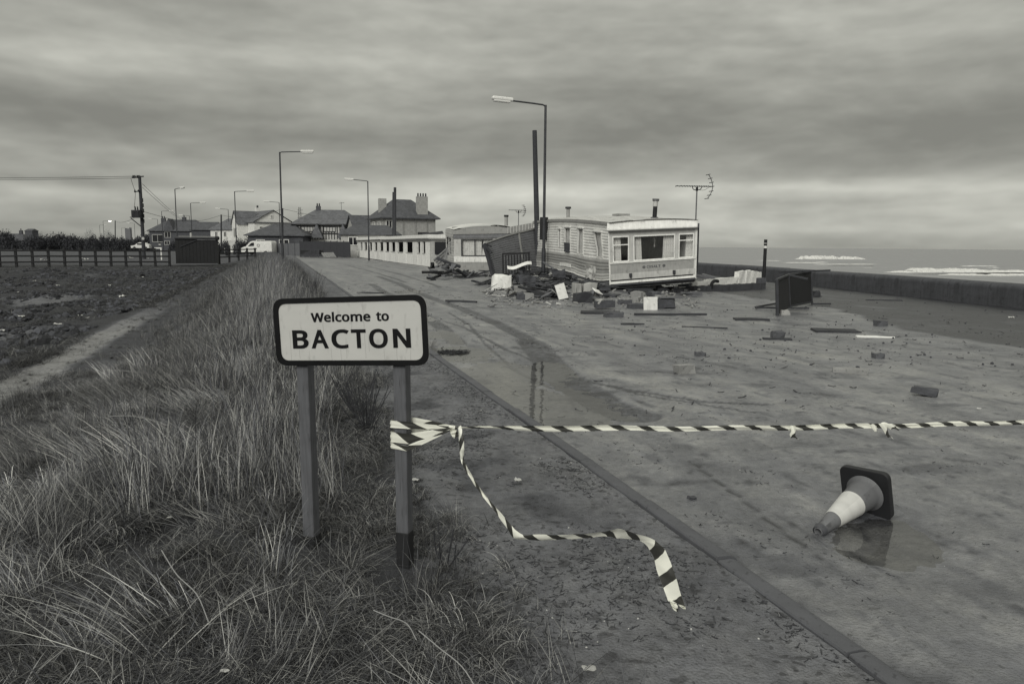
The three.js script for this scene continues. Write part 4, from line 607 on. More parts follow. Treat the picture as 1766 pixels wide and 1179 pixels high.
piece('white_board', 'white broken board lying under the caravan front corner', 'panel', M.white, 1182, 498, 0.75, 0.04, 0.35, 0.3, -0.12); piece('white_scrap', 'white upright scrap under the caravan front corner', 'panel', M.white, 1186, 495, 0.16, 0.3, 0.05, 0.3, 0.3); piece('plank', 'thick board under the caravan front corner', 'plank', M.wood, 1195, 511, 0.55, 0.12, 0.3, 0.1); piece('plank', 'thin broken lath on the open sand right of the planks', 'plank', M.darkWood, 1215, 566, 0.9, 0.03, 0.06, -0.3);
piece('concrete_block', 'small white topped block at the foot of the upended table', 'concrete block', M.brickPale, 1352, 543, 0.24, 0.13, 0.2, 0.1);
// jumbled timber and sheet under the caravan's broken side
{
  const label = 'broken dark timber in the heap under the caravan side', grp = 'timber heap under the caravan';
  for (let i = 0; i < 130; i++) {
    const px = lerp(868, 1090, R()), base = lerp(487, 474, Math.abs(px - 930) / 120) + R() * 24 + (px > 1010 ? 8 : 0), g0 = gnd(px, base, 0.05), L = 0.4 + 1.6 * R() ** 1.5, th = 0.02 + R() * 0.05, wd = 0.05 + R() * 0.14;
    const o = mesh('broken_timber', roughBox(L, th, wd, i * 13, 0.25), [M.darkWood, M.dark, M.darkWood, M.wood, M.black, M.wood, M.paleWood][Math.floor(R() * 7)]); tag(o, label, 'timber', grp);
    const pile = 0.42 * Math.exp(-(((px - 945) / 55) ** 2)) * sst(503, 478, base);
    o.position.set(g0.x, groundY(g0.x, g0.z) + th / 2 + pile * R() + 0.02, g0.z); o.rotation.set((R() - 0.5) * 0.5, R() * 3.1, (R() - 0.5) * (pile > 0.1 ? 0.7 : 0.25)); o.position.y += Math.abs(Math.sin(o.rotation.z)) * L * 0.4;
  }
  for (let i = 0; i < 26; i++) {
    const px = lerp(880, 1200, R()), py = lerp(500, 520, R()), w = 0.15 + R() * 0.35, h = 0.06 + R() * 0.14;
    piece('rubble_block', 'broken block scattered in the rubble before the caravan', 'rubble', [M.brick, M.concDark, M.conc, M.dark][Math.floor(R() * 4)], px, py, w, h, 0.15 + R() * 0.25, R() * 3, (R() - 0.5) * 0.3, 0, 'rubble before the caravan');
  }
  for (let i = 0; i < 7; i++) { const px = 900 + i * 16 + R() * 10, p = gnd(px, 486 + R() * 8, 0.3), pts = []; for (let k = 0; k < 4; k++) pts.push(V(p.x + k * 0.5 * (R() * 0.6 + 0.5), groundY(p.x, p.z) + 0.25 + R() * 0.35 - k * 0.07, p.z + (R() - 0.5) * 0.8)); const o = new MB().tube(pts, 0.022, 14, 5).build('bent_pipe', M.darkSteel); tag(o, 'bent dark pipe in the heap under the caravan side', 'pipe', 'bent pipes in the heap'); }
  for (let i = 0; i < 9; i++) { const px = 880 + R() * 150, p = gnd(px, 482 + R() * 14, 0.1), g = new THREE.PlaneGeometry(0.3 + R() * 0.4, 0.25 + R() * 0.3, 8, 6), q = g.attributes.position; for (let k = 0; k < q.count; k++) q.setZ(k, 0.2 * fbm(q.getX(k) * 4 + i * 7, q.getY(k) * 4, 3, 801)); g.computeVertexNormals(); const o = mesh('torn_felt', uvMetres(prep(g)), M.rag); tag(o, 'torn dark roofing felt draped over the timber heap', 'felt', 'felt scraps on the heap'); o.position.set(p.x, groundY(p.x, p.z) + 0.25 + R() * 0.2, p.z + 0.2); o.rotation.set(-1.1 + R() * 0.6, R() * 2, R()); }
}
{ // bent white sheet and the black slatted gate
  const A = at(878, 456, 31), B = at(912, 458, 31.2), g = new THREE.PlaneGeometry(1.0, 0.2, 14, 4), q = g.attributes.position; for (let k = 0; k < q.count; k++) { const x = q.getX(k); q.setZ(k, 0.10 * Math.sin(x * 5)); q.setY(k, q.getY(k) + 0.06 * Math.sin(x * 3.4) + (x > 0.2 ? 0.25 * (x - 0.2) : 0)); } g.computeVertexNormals();
  const o = mesh('bent_sheet', uvMetres(prep(g)), M.white); tag(o, 'bent white metal sheet above the timber heap', 'metal sheet'); o.position.copy(at(896, 458, 31)); o.rotation.set(-0.9, 0.1, 0.05);
  const gt = thing('slatted_gate', 'black slatted metal gate leaning behind the bent white sheet', 'gate', at(868, 477, 31.6), 0.12); gt.rotation.z = 0.03; const H = 0.95; new MB().box(0.06, H, 0.06, 0, H / 2, 0).box(0.06, H, 0.06, 1.1, H / 2 + 0.05, 0).box(1.15, 0.07, 0.05, 0.55, H, 0).box(1.15, 0.05, 0.05, 0.55, 0.12, 0).build('frame', M.black, gt); for (let i = 1; i < 9; i++) new MB().box(0.045, H - 0.1, 0.03, i * 0.122, H / 2, 0).build('bar', M.black, gt);
}
function shard(w, seed, th = 0.015) { const r = mulberry(seed), s = new THREE.Shape(), n = 5 + Math.floor(r() * 4); for (let k = 0; k < n; k++) { const a = k / n * 6.283 + (r() - 0.5) * 0.6, q = w * (0.35 + 0.4 * r()); k ? s.lineTo(Math.cos(a) * q, Math.sin(a) * q * 0.7) : s.moveTo(Math.cos(a) * q, Math.sin(a) * q * 0.7); } s.closePath(); const g = new THREE.ExtrudeGeometry(s, { depth: th, bevelEnabled: false }); return new MB().add(g).geo(); }
for (let i = 0; i < 40; i++) { // smashed panels thrown about the caravan
  const px = lerp(838, 1205, R()), py = lerp(482, 518, R() ** 1.5), p = gnd(px, py, 0.03), w = 0.25 + 0.75 * R() ** 2, up = R() < 0.35, o = mesh('caravan_fragment', shard(w, i * 11 + 3), [M.paleGrey, M.darkClad, M.midGrey, M.darkWood, M.wood, M.dark, M.cream, M.darkClad][Math.floor(R() * 8)]);
  tag(o, 'jagged piece of smashed caravan panel among the wreckage', 'panel piece', 'smashed panels round the caravan'); const tilt = up ? -0.5 - R() * 0.7 : -1.35 - 0.2 * R(); o.rotation.set(tilt, R() * 6, (R() - 0.5) * 0.5, 'YXZ'); o.position.set(p.x, groundY(p.x, p.z) + (up ? w * 0.22 : 0.03 + 0.05 * R()), p.z);
}
function tinSheet(label, p, w, h, waves, rot, curl = 0) { const g = new THREE.PlaneGeometry(w, h, waves * 6, 10), q = g.attributes.position; for (let k = 0; k < q.count; k++) { const x = q.getX(k), y = q.getY(k); q.setXYZ(k, x, y * (1 - curl * 0.1), 0.03 * Math.cos(x / w * waves * 6.283) + curl * y * y); } g.computeVertexNormals(); const o = mesh('corrugated_sheet', uvMetres(prep(g)), M.tin); tag(o, label, 'corrugated sheet'); o.position.copy(p); o.rotation.set(...rot); return o; }
tinSheet('corrugated sheet propped against the end of the chalet row', at(771, 446, 47), 1.1, 1.5, 7, [-0.5, 0.3, -0.7]); tinSheet('curved corrugated sheet lying on the mud below the smaller caravan', at(776, 471, 43), 0.9, 0.7, 8, [-0.9, 0.1, 1.45], 0.5); tinSheet('corrugated sheet standing on edge before the smaller caravan', at(776, 440, 46.5), 0.8, 1.6, 6, [-0.25, -0.5, -0.35]);
for (let i = 0; i < 46; i++) { // mud-soaked wreckage by the chalet end
  const px = 735 + R() * 75, py = 462 + R() * 18, g0 = gnd(px, py, 0.1), L = 0.3 + R() * 1.1, o = mesh('broken_timber', roughBox(L, 0.05 + R() * 0.06, 0.08 + R() * 0.15, i * 31, 0.25), [M.darkWood, M.dark, M.black, M.wood][Math.floor(R() * 4)]); tag(o, 'muddy broken timber in the heap at the end of the chalet row', 'timber', 'timber heap by the chalets'); const pile = 0.75 * Math.exp(-(((px - 772) / 22) ** 2)); o.position.set(g0.x, groundY(g0.x, g0.z) + 0.05 + pile * R(), g0.z - pile); o.rotation.set((R() - 0.5) * 0.6, R() * 3, (R() - 0.5) * 0.8);
}
for (let i = 0; i < 16; i++) { const px = 812 + R() * 45, g0 = gnd(px, 470 + R() * 22, 0.05), L = 0.4 + R() * 1.0, o = mesh('broken_timber', roughBox(L, 0.05, 0.1, i * 37, 0.25), [M.darkWood, M.dark, M.black][i % 3]); tag(o, 'dark broken board on the mud left of the fridge', 'timber', 'boards on the mud left of the fridge'); o.position.set(g0.x, groundY(g0.x, g0.z) + 0.06, g0.z); o.rotation.set(0.1 * R(), R() * 3, 0.5 * (R() - 0.5)); }

// upended steel table
{
  const a = gnd(1341, 544), b = gnd(1363, 531), c = gnd(1401, 523), t = thing('upended_table', 'dark folded steel table standing on its side on the sand near the sea wall', 'table');
  const up = (p, py, px) => { const q = at(px, py, -p.z); return q; };
  const a1 = up(a, 482, 1340), b1 = up(b, 474, 1360), c1 = up(c, 467, 1399);
  slab(new MB(), wallMap(a, b, b1, a1), 0, 1, 0.02, 0.98, -0.025, 0).build('leaf_panel', mat('sooty board', 0.010, 0.95), t); slab(new MB(), wallMap(b, c, c1, b1), 0.02, 1, 0.02, 0.98, -0.025, 0).build('leaf_panel', mat('sooty board', 0.010, 0.95), t);
  const e = (p, q, w = 0.045) => new MB().beam(p, q, w).build('frame_bar', M.darkSteel, t);
  e(a, a1, 0.06); e(b, b1); e(c, c1); e(a1, b1); e(b1, c1); e(b.clone().add(V(0, 0.05, 0)), c.clone().add(V(0, 0.05, 0)));
  e(at(1344, 469, 21), at(1432, 466, 21.5)); e(at(1362, 474, 19.6), at(1394, 481, 19.3)); const L = (p, q) => { p.y = groundY(p.x, p.z) + 0.05; q.y = groundY(q.x, q.z) + 0.05; return new MB().beam(p, q, 0.045).build('leg_bar', M.darkSteel, t); };
  L(gnd(1303, 531), gnd(1345, 523)); L(gnd(1303, 532), gnd(1395, 533)); L(gnd(1400, 525), gnd(1433, 525)); 
}
piece('stone', 'dark block on the apron right of the upended table', 'stone', M.dark, 1407, 511, 0.28, 0.2, 0.2, 0);
// marker post
{ const p = gnd(1317, 493), m = thing('marker_post', 'black marker post with a white band beside the broken white wall', 'post', V(p.x, groundY(p.x, p.z) - 0.05, p.z)); new MB().cyl(V(0, 0, 0), V(0, 1.98, 0), 0.07, 0.068, 12).build('shaft', M.black, m); new MB().cyl(V(0, 1.62, 0), V(0, 1.72, 0), 0.0725, 0.0725, 12).build('white_band', M.white, m); new MB().cyl(V(0, 1.80, 0), V(0, 1.845, 0), 0.0725, 0.0725, 12).build('grey_band', M.midGrey, m); }
{ // remains of a white plot wall
  const d0 = 30, w = thing('broken_wall', 'remains of a low white painted wall between the caravan and the marker post', 'wall'), A = gnd(1196, 503), B = gnd(1311, 496); const f = (k) => A.clone().lerp(B, k);
  new MB().beam(f(0).add(V(0, 0.05, 0)), f(1).add(V(0, 0.06, 0)), 0.5, 0.30).build('plinth', M.concDark, w);
  const row = [[0.02, 0.17, 0.16], [0.17, 0.33, 0.22], [0.33, 0.5, 0.24], [0.5, 0.62, 0.26], [0.62, 0.73, 0.48], [0.73, 0.82, 0.50], [0.82, 0.92, 0.46], [0.92, 0.99, 0.42]];
  row.forEach(([a, b, h], i) => { const p = f(a + 0.004), q = f(b - 0.004), g = roughBox(q.distanceTo(p), h, 0.2, i * 17, 0.08), o = mesh('wall_block', g, M.white, w); const c = p.clone().lerp(q, 0.5); o.position.set(c.x, 0.21 + h / 2, c.z - 0.05); o.rotation.y = Math.atan2(-(q.z - p.z), q.x - p.x); });
  new MB().box(0.42, 0.22, 0.35, f(0.97).x, 0.3, f(0.97).z + 0.05, 0, 0.2, 0).build('fallen_block', M.concDark, w);
  { const g = new MB().tube([f(0.22).add(V(0, 0.1, 0.3)), f(0.22).add(V(0, 0.28, 0.32)), f(0.24).add(V(0.04, 0.38, 0.32)), f(0.27).add(V(0.1, 0.36, 0.32))], 0.06, 16, 8).build('drain_pipe', M.black, w); }
}
for (const [px, py, w, yaw] of [[1215, 478, 1.6, -0.2], [1236, 480, 1.3, -0.5], [1200, 476, 1.0, 0.2]]) { const p = at(px, py, 33), o = mesh('long_board', roughBox(w, 0.08, 0.25, px), M.wood); tag(o, ['grey board leaning behind the broken white wall', 'dark leaning board nearest the marker post behind the white wall', 'grey board behind the caravan corner and white wall'][[1215, 1236, 1200].indexOf(px)], 'board'); o.position.copy(p); o.position.y = Math.max(p.y, 0.2); o.rotation.set(0.1, yaw, -0.2); }
// ---------------------------------------------------------------- chalet row
{
  const c = thing('chalet_row', 'long low white chalet row with a line of dark empty window openings', 'chalets');
  const A = gnd(742, 460), B = gnd(655, 448.5), dir = B.clone().sub(A), U = (px) => { let lo = -0.2, hi = 6; for (let i = 0; i < 40; i++) { const m = (lo + hi) / 2, p = A.clone().addScaledVector(dir, m), q = proj(p)[0]; if (q > px) lo = m; else hi = m; } return (lo + hi) / 2; };
  const len = dir.length(), ang = Math.atan2(-dir.z, dir.x), H = 2.0, LOW = 0.92, HEAD = 1.84;
  const out = V(dir.z, 0, -dir.x).normalize(); if (out.z < 0) out.negate();
  const P = (u, y, n = 0) => A.clone().addScaledVector(dir, u).addScaledVector(out, n).setY(y);
  const b8 = (mb, u0, u1, y0, y1, n0, n1) => mb.poly([P(u0, y0, n0), P(u1, y0, n0), P(u1, y1, n0), P(u0, y1, n0), P(u0, y0, n1), P(u1, y0, n1), P(u1, y1, n1), P(u0, y1, n1)], [[0, 1, 2, 3], [4, 7, 6, 5], [0, 4, 5, 1], [3, 2, 6, 7], [0, 3, 7, 4], [1, 5, 6, 2]]);
  const wins = [[604, 609], [613, 617], [621.5, 625], [628.5, 633], [637, 641.5], [646, 650.5], [655, 661], [665, 671], [675, 681.5], [686, 695.5], [700.5, 711.5], [719.5, 724.5], [728.5, 733.5]].map(([a, b]) => [U(b), U(a)]).sort((a, b) => a[0] - b[0]);
  const u0 = U(741), u1 = U(583);
  let prev = u0;
  wins.forEach(([a, b], i) => { b8(new MB(), prev, a, 0, HEAD, -0.12, 0).build('wall_pier', i % 3 ? M.renderWhite : M.white, c); b8(new MB(), a, b, 0, LOW, -0.12, -0.02).build('wall_panel', M.white, c); const s = b8(new MB(), a, b, LOW, LOW + 0.05, -0.10, 0.04).build('window_sill', M.paleGrey, c); prev = b; });
  b8(new MB(), prev, u1, 0, HEAD - 0.1, -0.12, 0).build('wall_pier', M.renderWhite, c);
  b8(new MB(), u0 - 0.01, U(600), HEAD, H, -0.14, 0.03).build('wall_head', M.midGrey, c);
  const split = U(659);
  const bowed = (a, b, y, th, n0, n1, m, nm) => b8(new MB(), a, b, y, y + th, n0, n1).build(nm, m, c);
  bowed(u0 - 0.02, split, H + 0.10, 0.26, -3.6, 0.25, M.white, 'roof_slab'); bowed(split + 0.01, U(601), H + 0.12, 0.30, -3.4, 0.1, M.white, 'roof_slab'); bowed(u0 - 0.02, split, H + 0.002, 0.09, -3.5, 0.18, M.midGrey, 'roof_edge');
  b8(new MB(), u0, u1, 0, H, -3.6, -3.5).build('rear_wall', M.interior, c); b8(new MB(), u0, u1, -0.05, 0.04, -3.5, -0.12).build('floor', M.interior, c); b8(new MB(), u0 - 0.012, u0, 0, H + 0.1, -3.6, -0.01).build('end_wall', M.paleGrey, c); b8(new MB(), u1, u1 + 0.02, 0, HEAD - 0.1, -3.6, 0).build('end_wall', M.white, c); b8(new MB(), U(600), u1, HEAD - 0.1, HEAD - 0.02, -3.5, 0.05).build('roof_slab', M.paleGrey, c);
  b8(new MB(), split, U(606), -0.08, 0.03, -0.2, 0.02).build('plinth', M.black, c);
  { const g = new THREE.Group(); g.name = 'end_window'; c.add(g); const e = u0 - 0.012, k = new MB(); k.poly([P(e - 0.004, LOW, -0.3), P(e - 0.004, LOW, -1.5), P(e - 0.004, HEAD, -1.5), P(e - 0.004, HEAD, -0.3)], [[0, 1, 2, 3]]); k.build('pane', M.glassDark, g); }
  const p = P(lerp(u0, split, 0.35), H + 0.36, -1.2); new MB().box(0.9, 0.35, 0.6, p.x, p.y + 0.12, p.z).build('roof_vent', M.black, c); const q = P(lerp(u0, split, 0.15), H + 0.38, -1.0); new MB().box(1.6, 0.06, 0.9, q.x, q.y + 0.1, q.z, 0.2, 0.2, 0.1).build('loose_felt', M.dark, c);
}
// a dark shed end between chalet row and caravan
{ const p = at(763, 462, 60), s = thing('lean_to_shed', 'narrow pale lean-to with a dark roof between the chalet row and the caravan', 'shed', V(p.x, 0, p.z), 0.3); new MB().box(1.0, 1.95, 2.4, 0, 0.97, -1.2).build('wall', M.paleGrey, s); new MB().box(1.1, 0.32, 2.7, 0, 2.1, -1.2, 0.02, 0, 0.03).build('roof', M.dark, s); new MB().box(0.18, 0.9, 0.05, 0.2, 1.3, 0.02).build('window', M.glassDark, s); }

// ---------------------------------------------------------------- lamp posts and poles
const armL = Math.atan2(-SN, -CS), LAMPLIT = new THREE.MeshStandardMaterial({ name: 'lit lamp glass', color: 0xffffff, emissive: new THREE.Color().setRGB(1, 0.98, 0.9), emissiveIntensity: 6, roughness: 0.4 });
function lampPost(px, top, turn, label, o = {}) {
  const sr = sight(px, top), depth = o.depth ?? ((o.H ?? 8) - EYE) * -sr.z / sr.y, p = at(px, top, depth), H = p.y, g = thing('street_lamp', label, 'street lamp', V(p.x, 0, p.z), turn, o.group), arm = o.arm ?? 1.45;
  new MB().cyl(V(0, -0.3, 0), V(0, 1.5, 0), 0.098, 0.09, 12).build('base_column', M.darkSteel, g);
  new MB().cyl(V(0, 1.5, 0), V(0, H, 0), 0.066, 0.052, 12).build('column', M.darkSteel, g);
  if (depth < 90) new MB().box(0.09, 0.5, 0.02, 0, 0.8, 0.092).build('access_door', M.darkSteel, g);
  new MB().tube([V(0, H - 0.12, 0), V(0.05, H - 0.02, 0), V(0.3, H + 0.015, 0), V(arm, H + 0.085, 0)], 0.036, 16, 8).build('bracket_arm', M.darkSteel, g);
  const ln = new THREE.Group(); ln.name = 'lantern'; g.add(ln); ln.position.set(arm, H + 0.09, 0); ln.rotation.z = 0.04;
  new MB().rbox(0.92, 0.15, 0.27, 0.06, 0.42, 0.03, 0).build('housing', M.lantern, ln);
  new MB().rbox(0.74, 0.12, 0.22, 0.05, 0.44, -0.06, 0).build('diffuser', o.lit ? LAMPLIT : mat('lamp diffuser', 0.75, 0.25), ln);
  if (o.lit) { const L = new THREE.PointLight(new THREE.Color().setRGB(1, 0.95, 0.85), 12, 60); L.name = 'lamp_light'; L.position.copy(g.localToWorld(V(arm + 0.42, H - 0.05, 0))); L.castShadow = true; scene.add(L); }
  return g;
}
const right = Math.atan2(-(-SN), CS) , toRight = Math.atan2(SN, CS), toLeft = toRight + Math.PI;
lampPost(941, 181, toLeft, 'tallest street lamp, in front of the wrecked caravan, lantern to the left', { depth: 33.2, arm: 1.5 });
lampPost(482, 262, toRight, 'street lamp at the left end of the road verge, lantern to the right'); lampPost(634, 312, toLeft, 'street lamp before the chalet row, lantern to the left'); lampPost(404, 330, toRight, 'street lamp in front of the white house'); lampPost(481, 349, toLeft, 'far street lamp just behind the verge lamp', {}); lampPost(301, 326, toRight - 1.0, 'street lamp standing behind the dark shed', { H: 8 });
lampPost(328, 350, toRight, 'far street lamp left of centre of the brick house roof, lantern right'); lampPost(393, 361, toLeft, 'far street lamp just left of the white house'); lampPost(326, 372, toLeft, 'distant street lamp over the brick house, lantern left'); lampPost(271, 378, toLeft, 'distant street lamp at the left end of the brick house'); lampPost(278, 364, toRight, 'far street lamp above the brick house chimney'); lampPost(177, 381, toRight, 'distant street lamp that is lit above the hedge', { lit: true }); lampPost(231, 385, toLeft, 'distant street lamp right of the church tower'); lampPost(209, 393, toRight, 'most distant street lamp left of the church tower', {}); lampPost(171, 388, toRight, 'distant unlit street lamp left of the lit one');
function pole(label, foot, topP, r) { const g = thing('telegraph_pole', label, 'telegraph pole', foot); new MB().cyl(V(0, -0.5, 0), topP.clone().sub(foot), r, r * 0.78, 12).build('shaft', M.darkWood, g); return g; }
{ const f = at(929, 478, 35.5), t = at(922, 225, 36); f.y = 0; const g = pole('tall leaning wooden pole beside the tallest street lamp', f, t, 0.135); new MB().rbox(0.36, 1.0, 0.3, 0.03, 0, 0, 0).build('meter_box', M.black, g).position.copy(at(938, 394, 34).sub(f)); }
{ const d = 76, f = at(680, 450, d), t = at(681, 323, d); f.y = 0; pole('wooden pole rising behind the chalet row before the big house', f, t, 0.17); }
{ const d = 84, f = at(677, 445, d), t = at(678, 331, d); f.y = 0; pole('second wooden pole just behind the one at the chalet row', f, t, 0.12); }
{ const d = 130, f = at(381, 436, d), t = at(381, 370, d); f.y = 0; pole('thin wooden pole left of the white house', f, t, 0.15); }
{ const d = 118, f = at(487, 437, d), t = at(487, 359, d); f.y = 0; pole('wooden pole close behind the verge street lamp', f, t, 0.14); }
{ const d = 190, f = at(198, 430, d), t = at(198, 380, d); f.y = 0; pole('distant thin pole among the hedge left of the church tower', f, t, 0.14); }
{ // pole with a transformer
  const d = 84, f = at(248, 446, d), t = at(240, 303, d); f.y = 0; const g = pole('leaning transformer pole beside the field fence', f, t, 0.20); g.userData.category = 'utility pole'; const L = (px, py, dz = 0) => at(px, py, d - dz).sub(f);
  new MB().beam(L(227, 306), L(247, 304), 0.14, 0.12).build('crossarm', M.darkWood, g); new MB().beam(L(231, 331, 0.2), L(240, 329, 0.2), 0.1).build('crossarm', M.darkWood, g);
  for (const px of [229, 232, 236, 239]) new MB().cyl(L(px, 307, 0.1), L(px, 302, 0.1), 0.1, 0.07, 8).build('insulator', M.black, g);
  for (const px of [232, 238]) new MB().cyl(L(px, 331, 0.3), L(px, 327, 0.3), 0.09, 0.06, 8).build('insulator', M.black, g);
  const tr = new THREE.Group(); tr.name = 'transformer'; g.add(tr); const c = L(235, 368, 0.5); new MB().rbox(0.85, 0.75, 0.7, 0.04, c.x, c.y, c.z).build('tank', M.darkSteel, tr); for (let i = 0; i < 6; i++) new MB().box(0.04, 0.6, 0.12, c.x - 0.35 + i * 0.14, c.y, c.z + 0.38).build('cooling_fin', M.darkSteel, tr); for (const dx of [-0.12, 0.14]) new MB().cyl(c.clone().add(V(dx, 0.37, 0)), c.clone().add(V(dx, 0.75, 0)), 0.09, 0.06, 8).build('bushing', M.black, tr);
  new MB().box(1.15, 0.08, 0.8, c.x, c.y - 0.42, c.z).build('platform', M.darkWood, g); new MB().beam(L(225, 376, 0.4), L(246, 393, 0.2), 0.09).build('brace', M.darkWood, g); new MB().box(0.28, 0.28, 0.02, L(246, 411, 0.35).x, L(246, 411, 0.35).y, L(246, 411, 0.35).z).build('warning_plate', M.paleGrey, g); for (let i = 0; i < 5; i++) { const q = L(244.3 + i * 0.5, 345 + i * 9, 0.15); new MB().box(0.16, 0.42, 0.12, q.x + 0.08 * hash(i, 1, 1), q.y, q.z).build('cable_box', M.black, g); }
  const wire = (label, ...pts) => { const o = new MB().tube(pts, 0.022, 40, 5).build('overhead_wire', M.black); tag(o, label, 'wire'); };
  const sag = (a, b, s) => [a, a.clone().lerp(b, 0.33).add(V(0, -s, 0)), a.clone().lerp(b, 0.66).add(V(0, -s, 0)), b];
  wire('upper overhead wire running left from the transformer pole', ...sag(at(229, 304, d), at(-260, 301, d), 0.2)); wire('lower overhead wire running left from the transformer pole', ...sag(at(232, 307, d - 0.4), at(-260, 304, d), 0.2));
  wire('upper service wire from the transformer pole to the brick house', ...sag(at(245, 317, d), at(316, 382, 172), 0.1)); wire('lower service wire from the transformer pole to the brick house', ...sag(at(245, 323, d), at(306, 376, 170), 0.1));
  wire('jumper wire looping down to the transformer on the left', ...sag(at(225, 307, d - 0.2), at(233, 330, d - 0.3), 0.1)); wire('jumper wire dropping to the transformer bushing', ...sag(at(233, 331, d - 0.3), at(231, 358, d - 0.4), 0.1));
  wire('thin wire from the far hedge poles to the transformer pole', ...sag(at(198, 382, 190), at(248, 366, d), 0.5)); wire('thin wire running from pole to pole past the white house', ...sag(at(247, 365, d), at(381, 371, 130), 0.9)); wire('thin wire between the white house and the verge lamp pole', ...sag(at(381, 371, 130), at(487, 360, 118), 0.8));  wire('thin wire running on behind the half timbered house', ...sag(at(487, 360, 118), at(680, 385, 150), 0.6));
}

// ---------------------------------------------------------------- houses
function hip(mb, W, D, ye, yr, ridge, ov, cx = 0, cz = 0) {        // hipped or gabled roof with thickness
  const w = W / 2 + ov, d = D / 2 + ov, r = ridge / 2, v = [[-w, ye, d], [w, ye, d], [w, ye, -d], [-w, ye, -d], [-r, yr, 0], [r, yr, 0], [-w, ye - 0.14, d], [w, ye - 0.14, d], [w, ye - 0.14, -d], [-w, ye - 0.14, -d]].map(([x, y, z]) => V(x + cx, y, z + cz));
  return mb.poly(v, [[0, 1, 5, 4], ...(ridge >= W ? [] : [[1, 2, 5], [3, 0, 4]]), [2, 3, 4, 5], [6, 9, 8, 7], [0, 6, 7, 1], [1, 7, 8, 2], [2, 8, 9, 3], [3, 9, 6, 0]]);
}
function house(name, label, p, yaw, o) {
  const h = thing(name, label, o.cat ?? 'house', V(p.x, 0, p.z), yaw), { W, D, ye, yr } = o, gable = o.ridge >= W;
  const wb = new MB().box(W, ye + 0.4, D, 0, ye / 2 - 0.2, 0); if (gable) for (const s of [-1, 1]) wb.poly([V(s * W / 2, ye, D / 2), V(s * W / 2, ye, -D / 2), V(s * W / 2, yr - 0.1, 0), V(s * (W / 2 - 0.2), ye, D / 2), V(s * (W / 2 - 0.2), ye, -D / 2), V(s * (W / 2 - 0.2), yr - 0.1, 0)], [[0, 1, 2], [3, 5, 4], [0, 3, 4, 1], [1, 4, 5, 2], [2, 5, 3, 0]]);
  wb.build('wall', o.wall, h, false);
  const roof = hip(new MB(), W, D, ye, yr, o.ridge + (gable ? 2 * o.ov : 0), o.ov).build('roof', o.roof, h, false);
  for (const [x, z, w, d, y0, y1, pots] of o.chimneys ?? []) { const c = new THREE.Group(); c.name = 'chimney'; roof.add(c); new MB().box(w, y1 - y0, d, x, (y0 + y1) / 2, z).build('stack', o.stack ?? M.brickWall, c); for (let i = 0; i < pots; i++) new MB().cyl(V(x + (i - (pots - 1) / 2) * w / Math.max(pots, 1.5), y1, z), V(x + (i - (pots - 1) / 2) * w / Math.max(pots, 1.5), y1 + 0.45, z), 0.12, 0.1, 8).build('chimney_pot', M.dark, c); }
  for (const [f, x, y, w, hh, kind] of o.windows ?? []) {
    const g = new THREE.Group(); g.name = kind ?? 'window'; h.add(g); if (f === 'f') g.position.set(x, y, D / 2); else if (f === 'r') { g.position.set(W / 2, y, x); g.rotation.y = Math.PI / 2; } else { g.position.set(-W / 2, y, x); g.rotation.y = -Math.PI / 2; }
    const e = 0.09; new MB().box(w, e, 0.1, 0, hh / 2, 0.03).box(w, e, 0.1, 0, -hh / 2, 0.03).box(e, hh - e, 0.1, -w / 2 + e / 2, 0, 0.03).box(e, hh - e, 0.1, w / 2 - e / 2, 0, 0.03).box(0.07, hh - e, 0.08, 0, 0, 0.03).build('frame', o.frame ?? M.white, g); new MB().box(w - e, hh - e, 0.02, 0, 0, 0.01).build('pane', M.glassDark, g);
  }
  return h;
}
{ // big rendered house with tall chimneys
  const p = at(694, 420, 109), h = house('rendered_house', 'large pale rendered house with a hipped roof and tall chimneys behind the chalet row', p, 0.42, { W: 7.5, D: 7.2, ye: 5.3, yr: 8.0, ridge: 2.6, ov: 0.6, wall: M.render, roof: M.roofTile, stack: M.render, chimneys: [[2.0, 3.0, 1.5, 0.8, 4.6, 8.3, 4], [-3.0, 0.5, 1.0, 0.8, 5.4, 8.0, 0]], windows: [['l', -1.5, 4.2, 1.3, 1.2], ['l', 1.6, 4.2, 1.3, 1.2], ['f', -2.9, 4.4, 0.9, 1.0]] });
  for (const x of [-0.6, 1.15, 2.85, 4.0]) new MB().box(0.10, 5.1, 0.12, x - 0.3, 2.6, 3.64).build('downpipe', M.midGrey, h);
  const q = at(630, 420, 116); house('side_wing', 'low dark roofed wing left of the large rendered house', q, 0.42, { W: 4.4, D: 5, ye: 4.0, yr: 6.0, ridge: 4.4, ov: 0.3, wall: M.render, roof: M.roofTile });
}
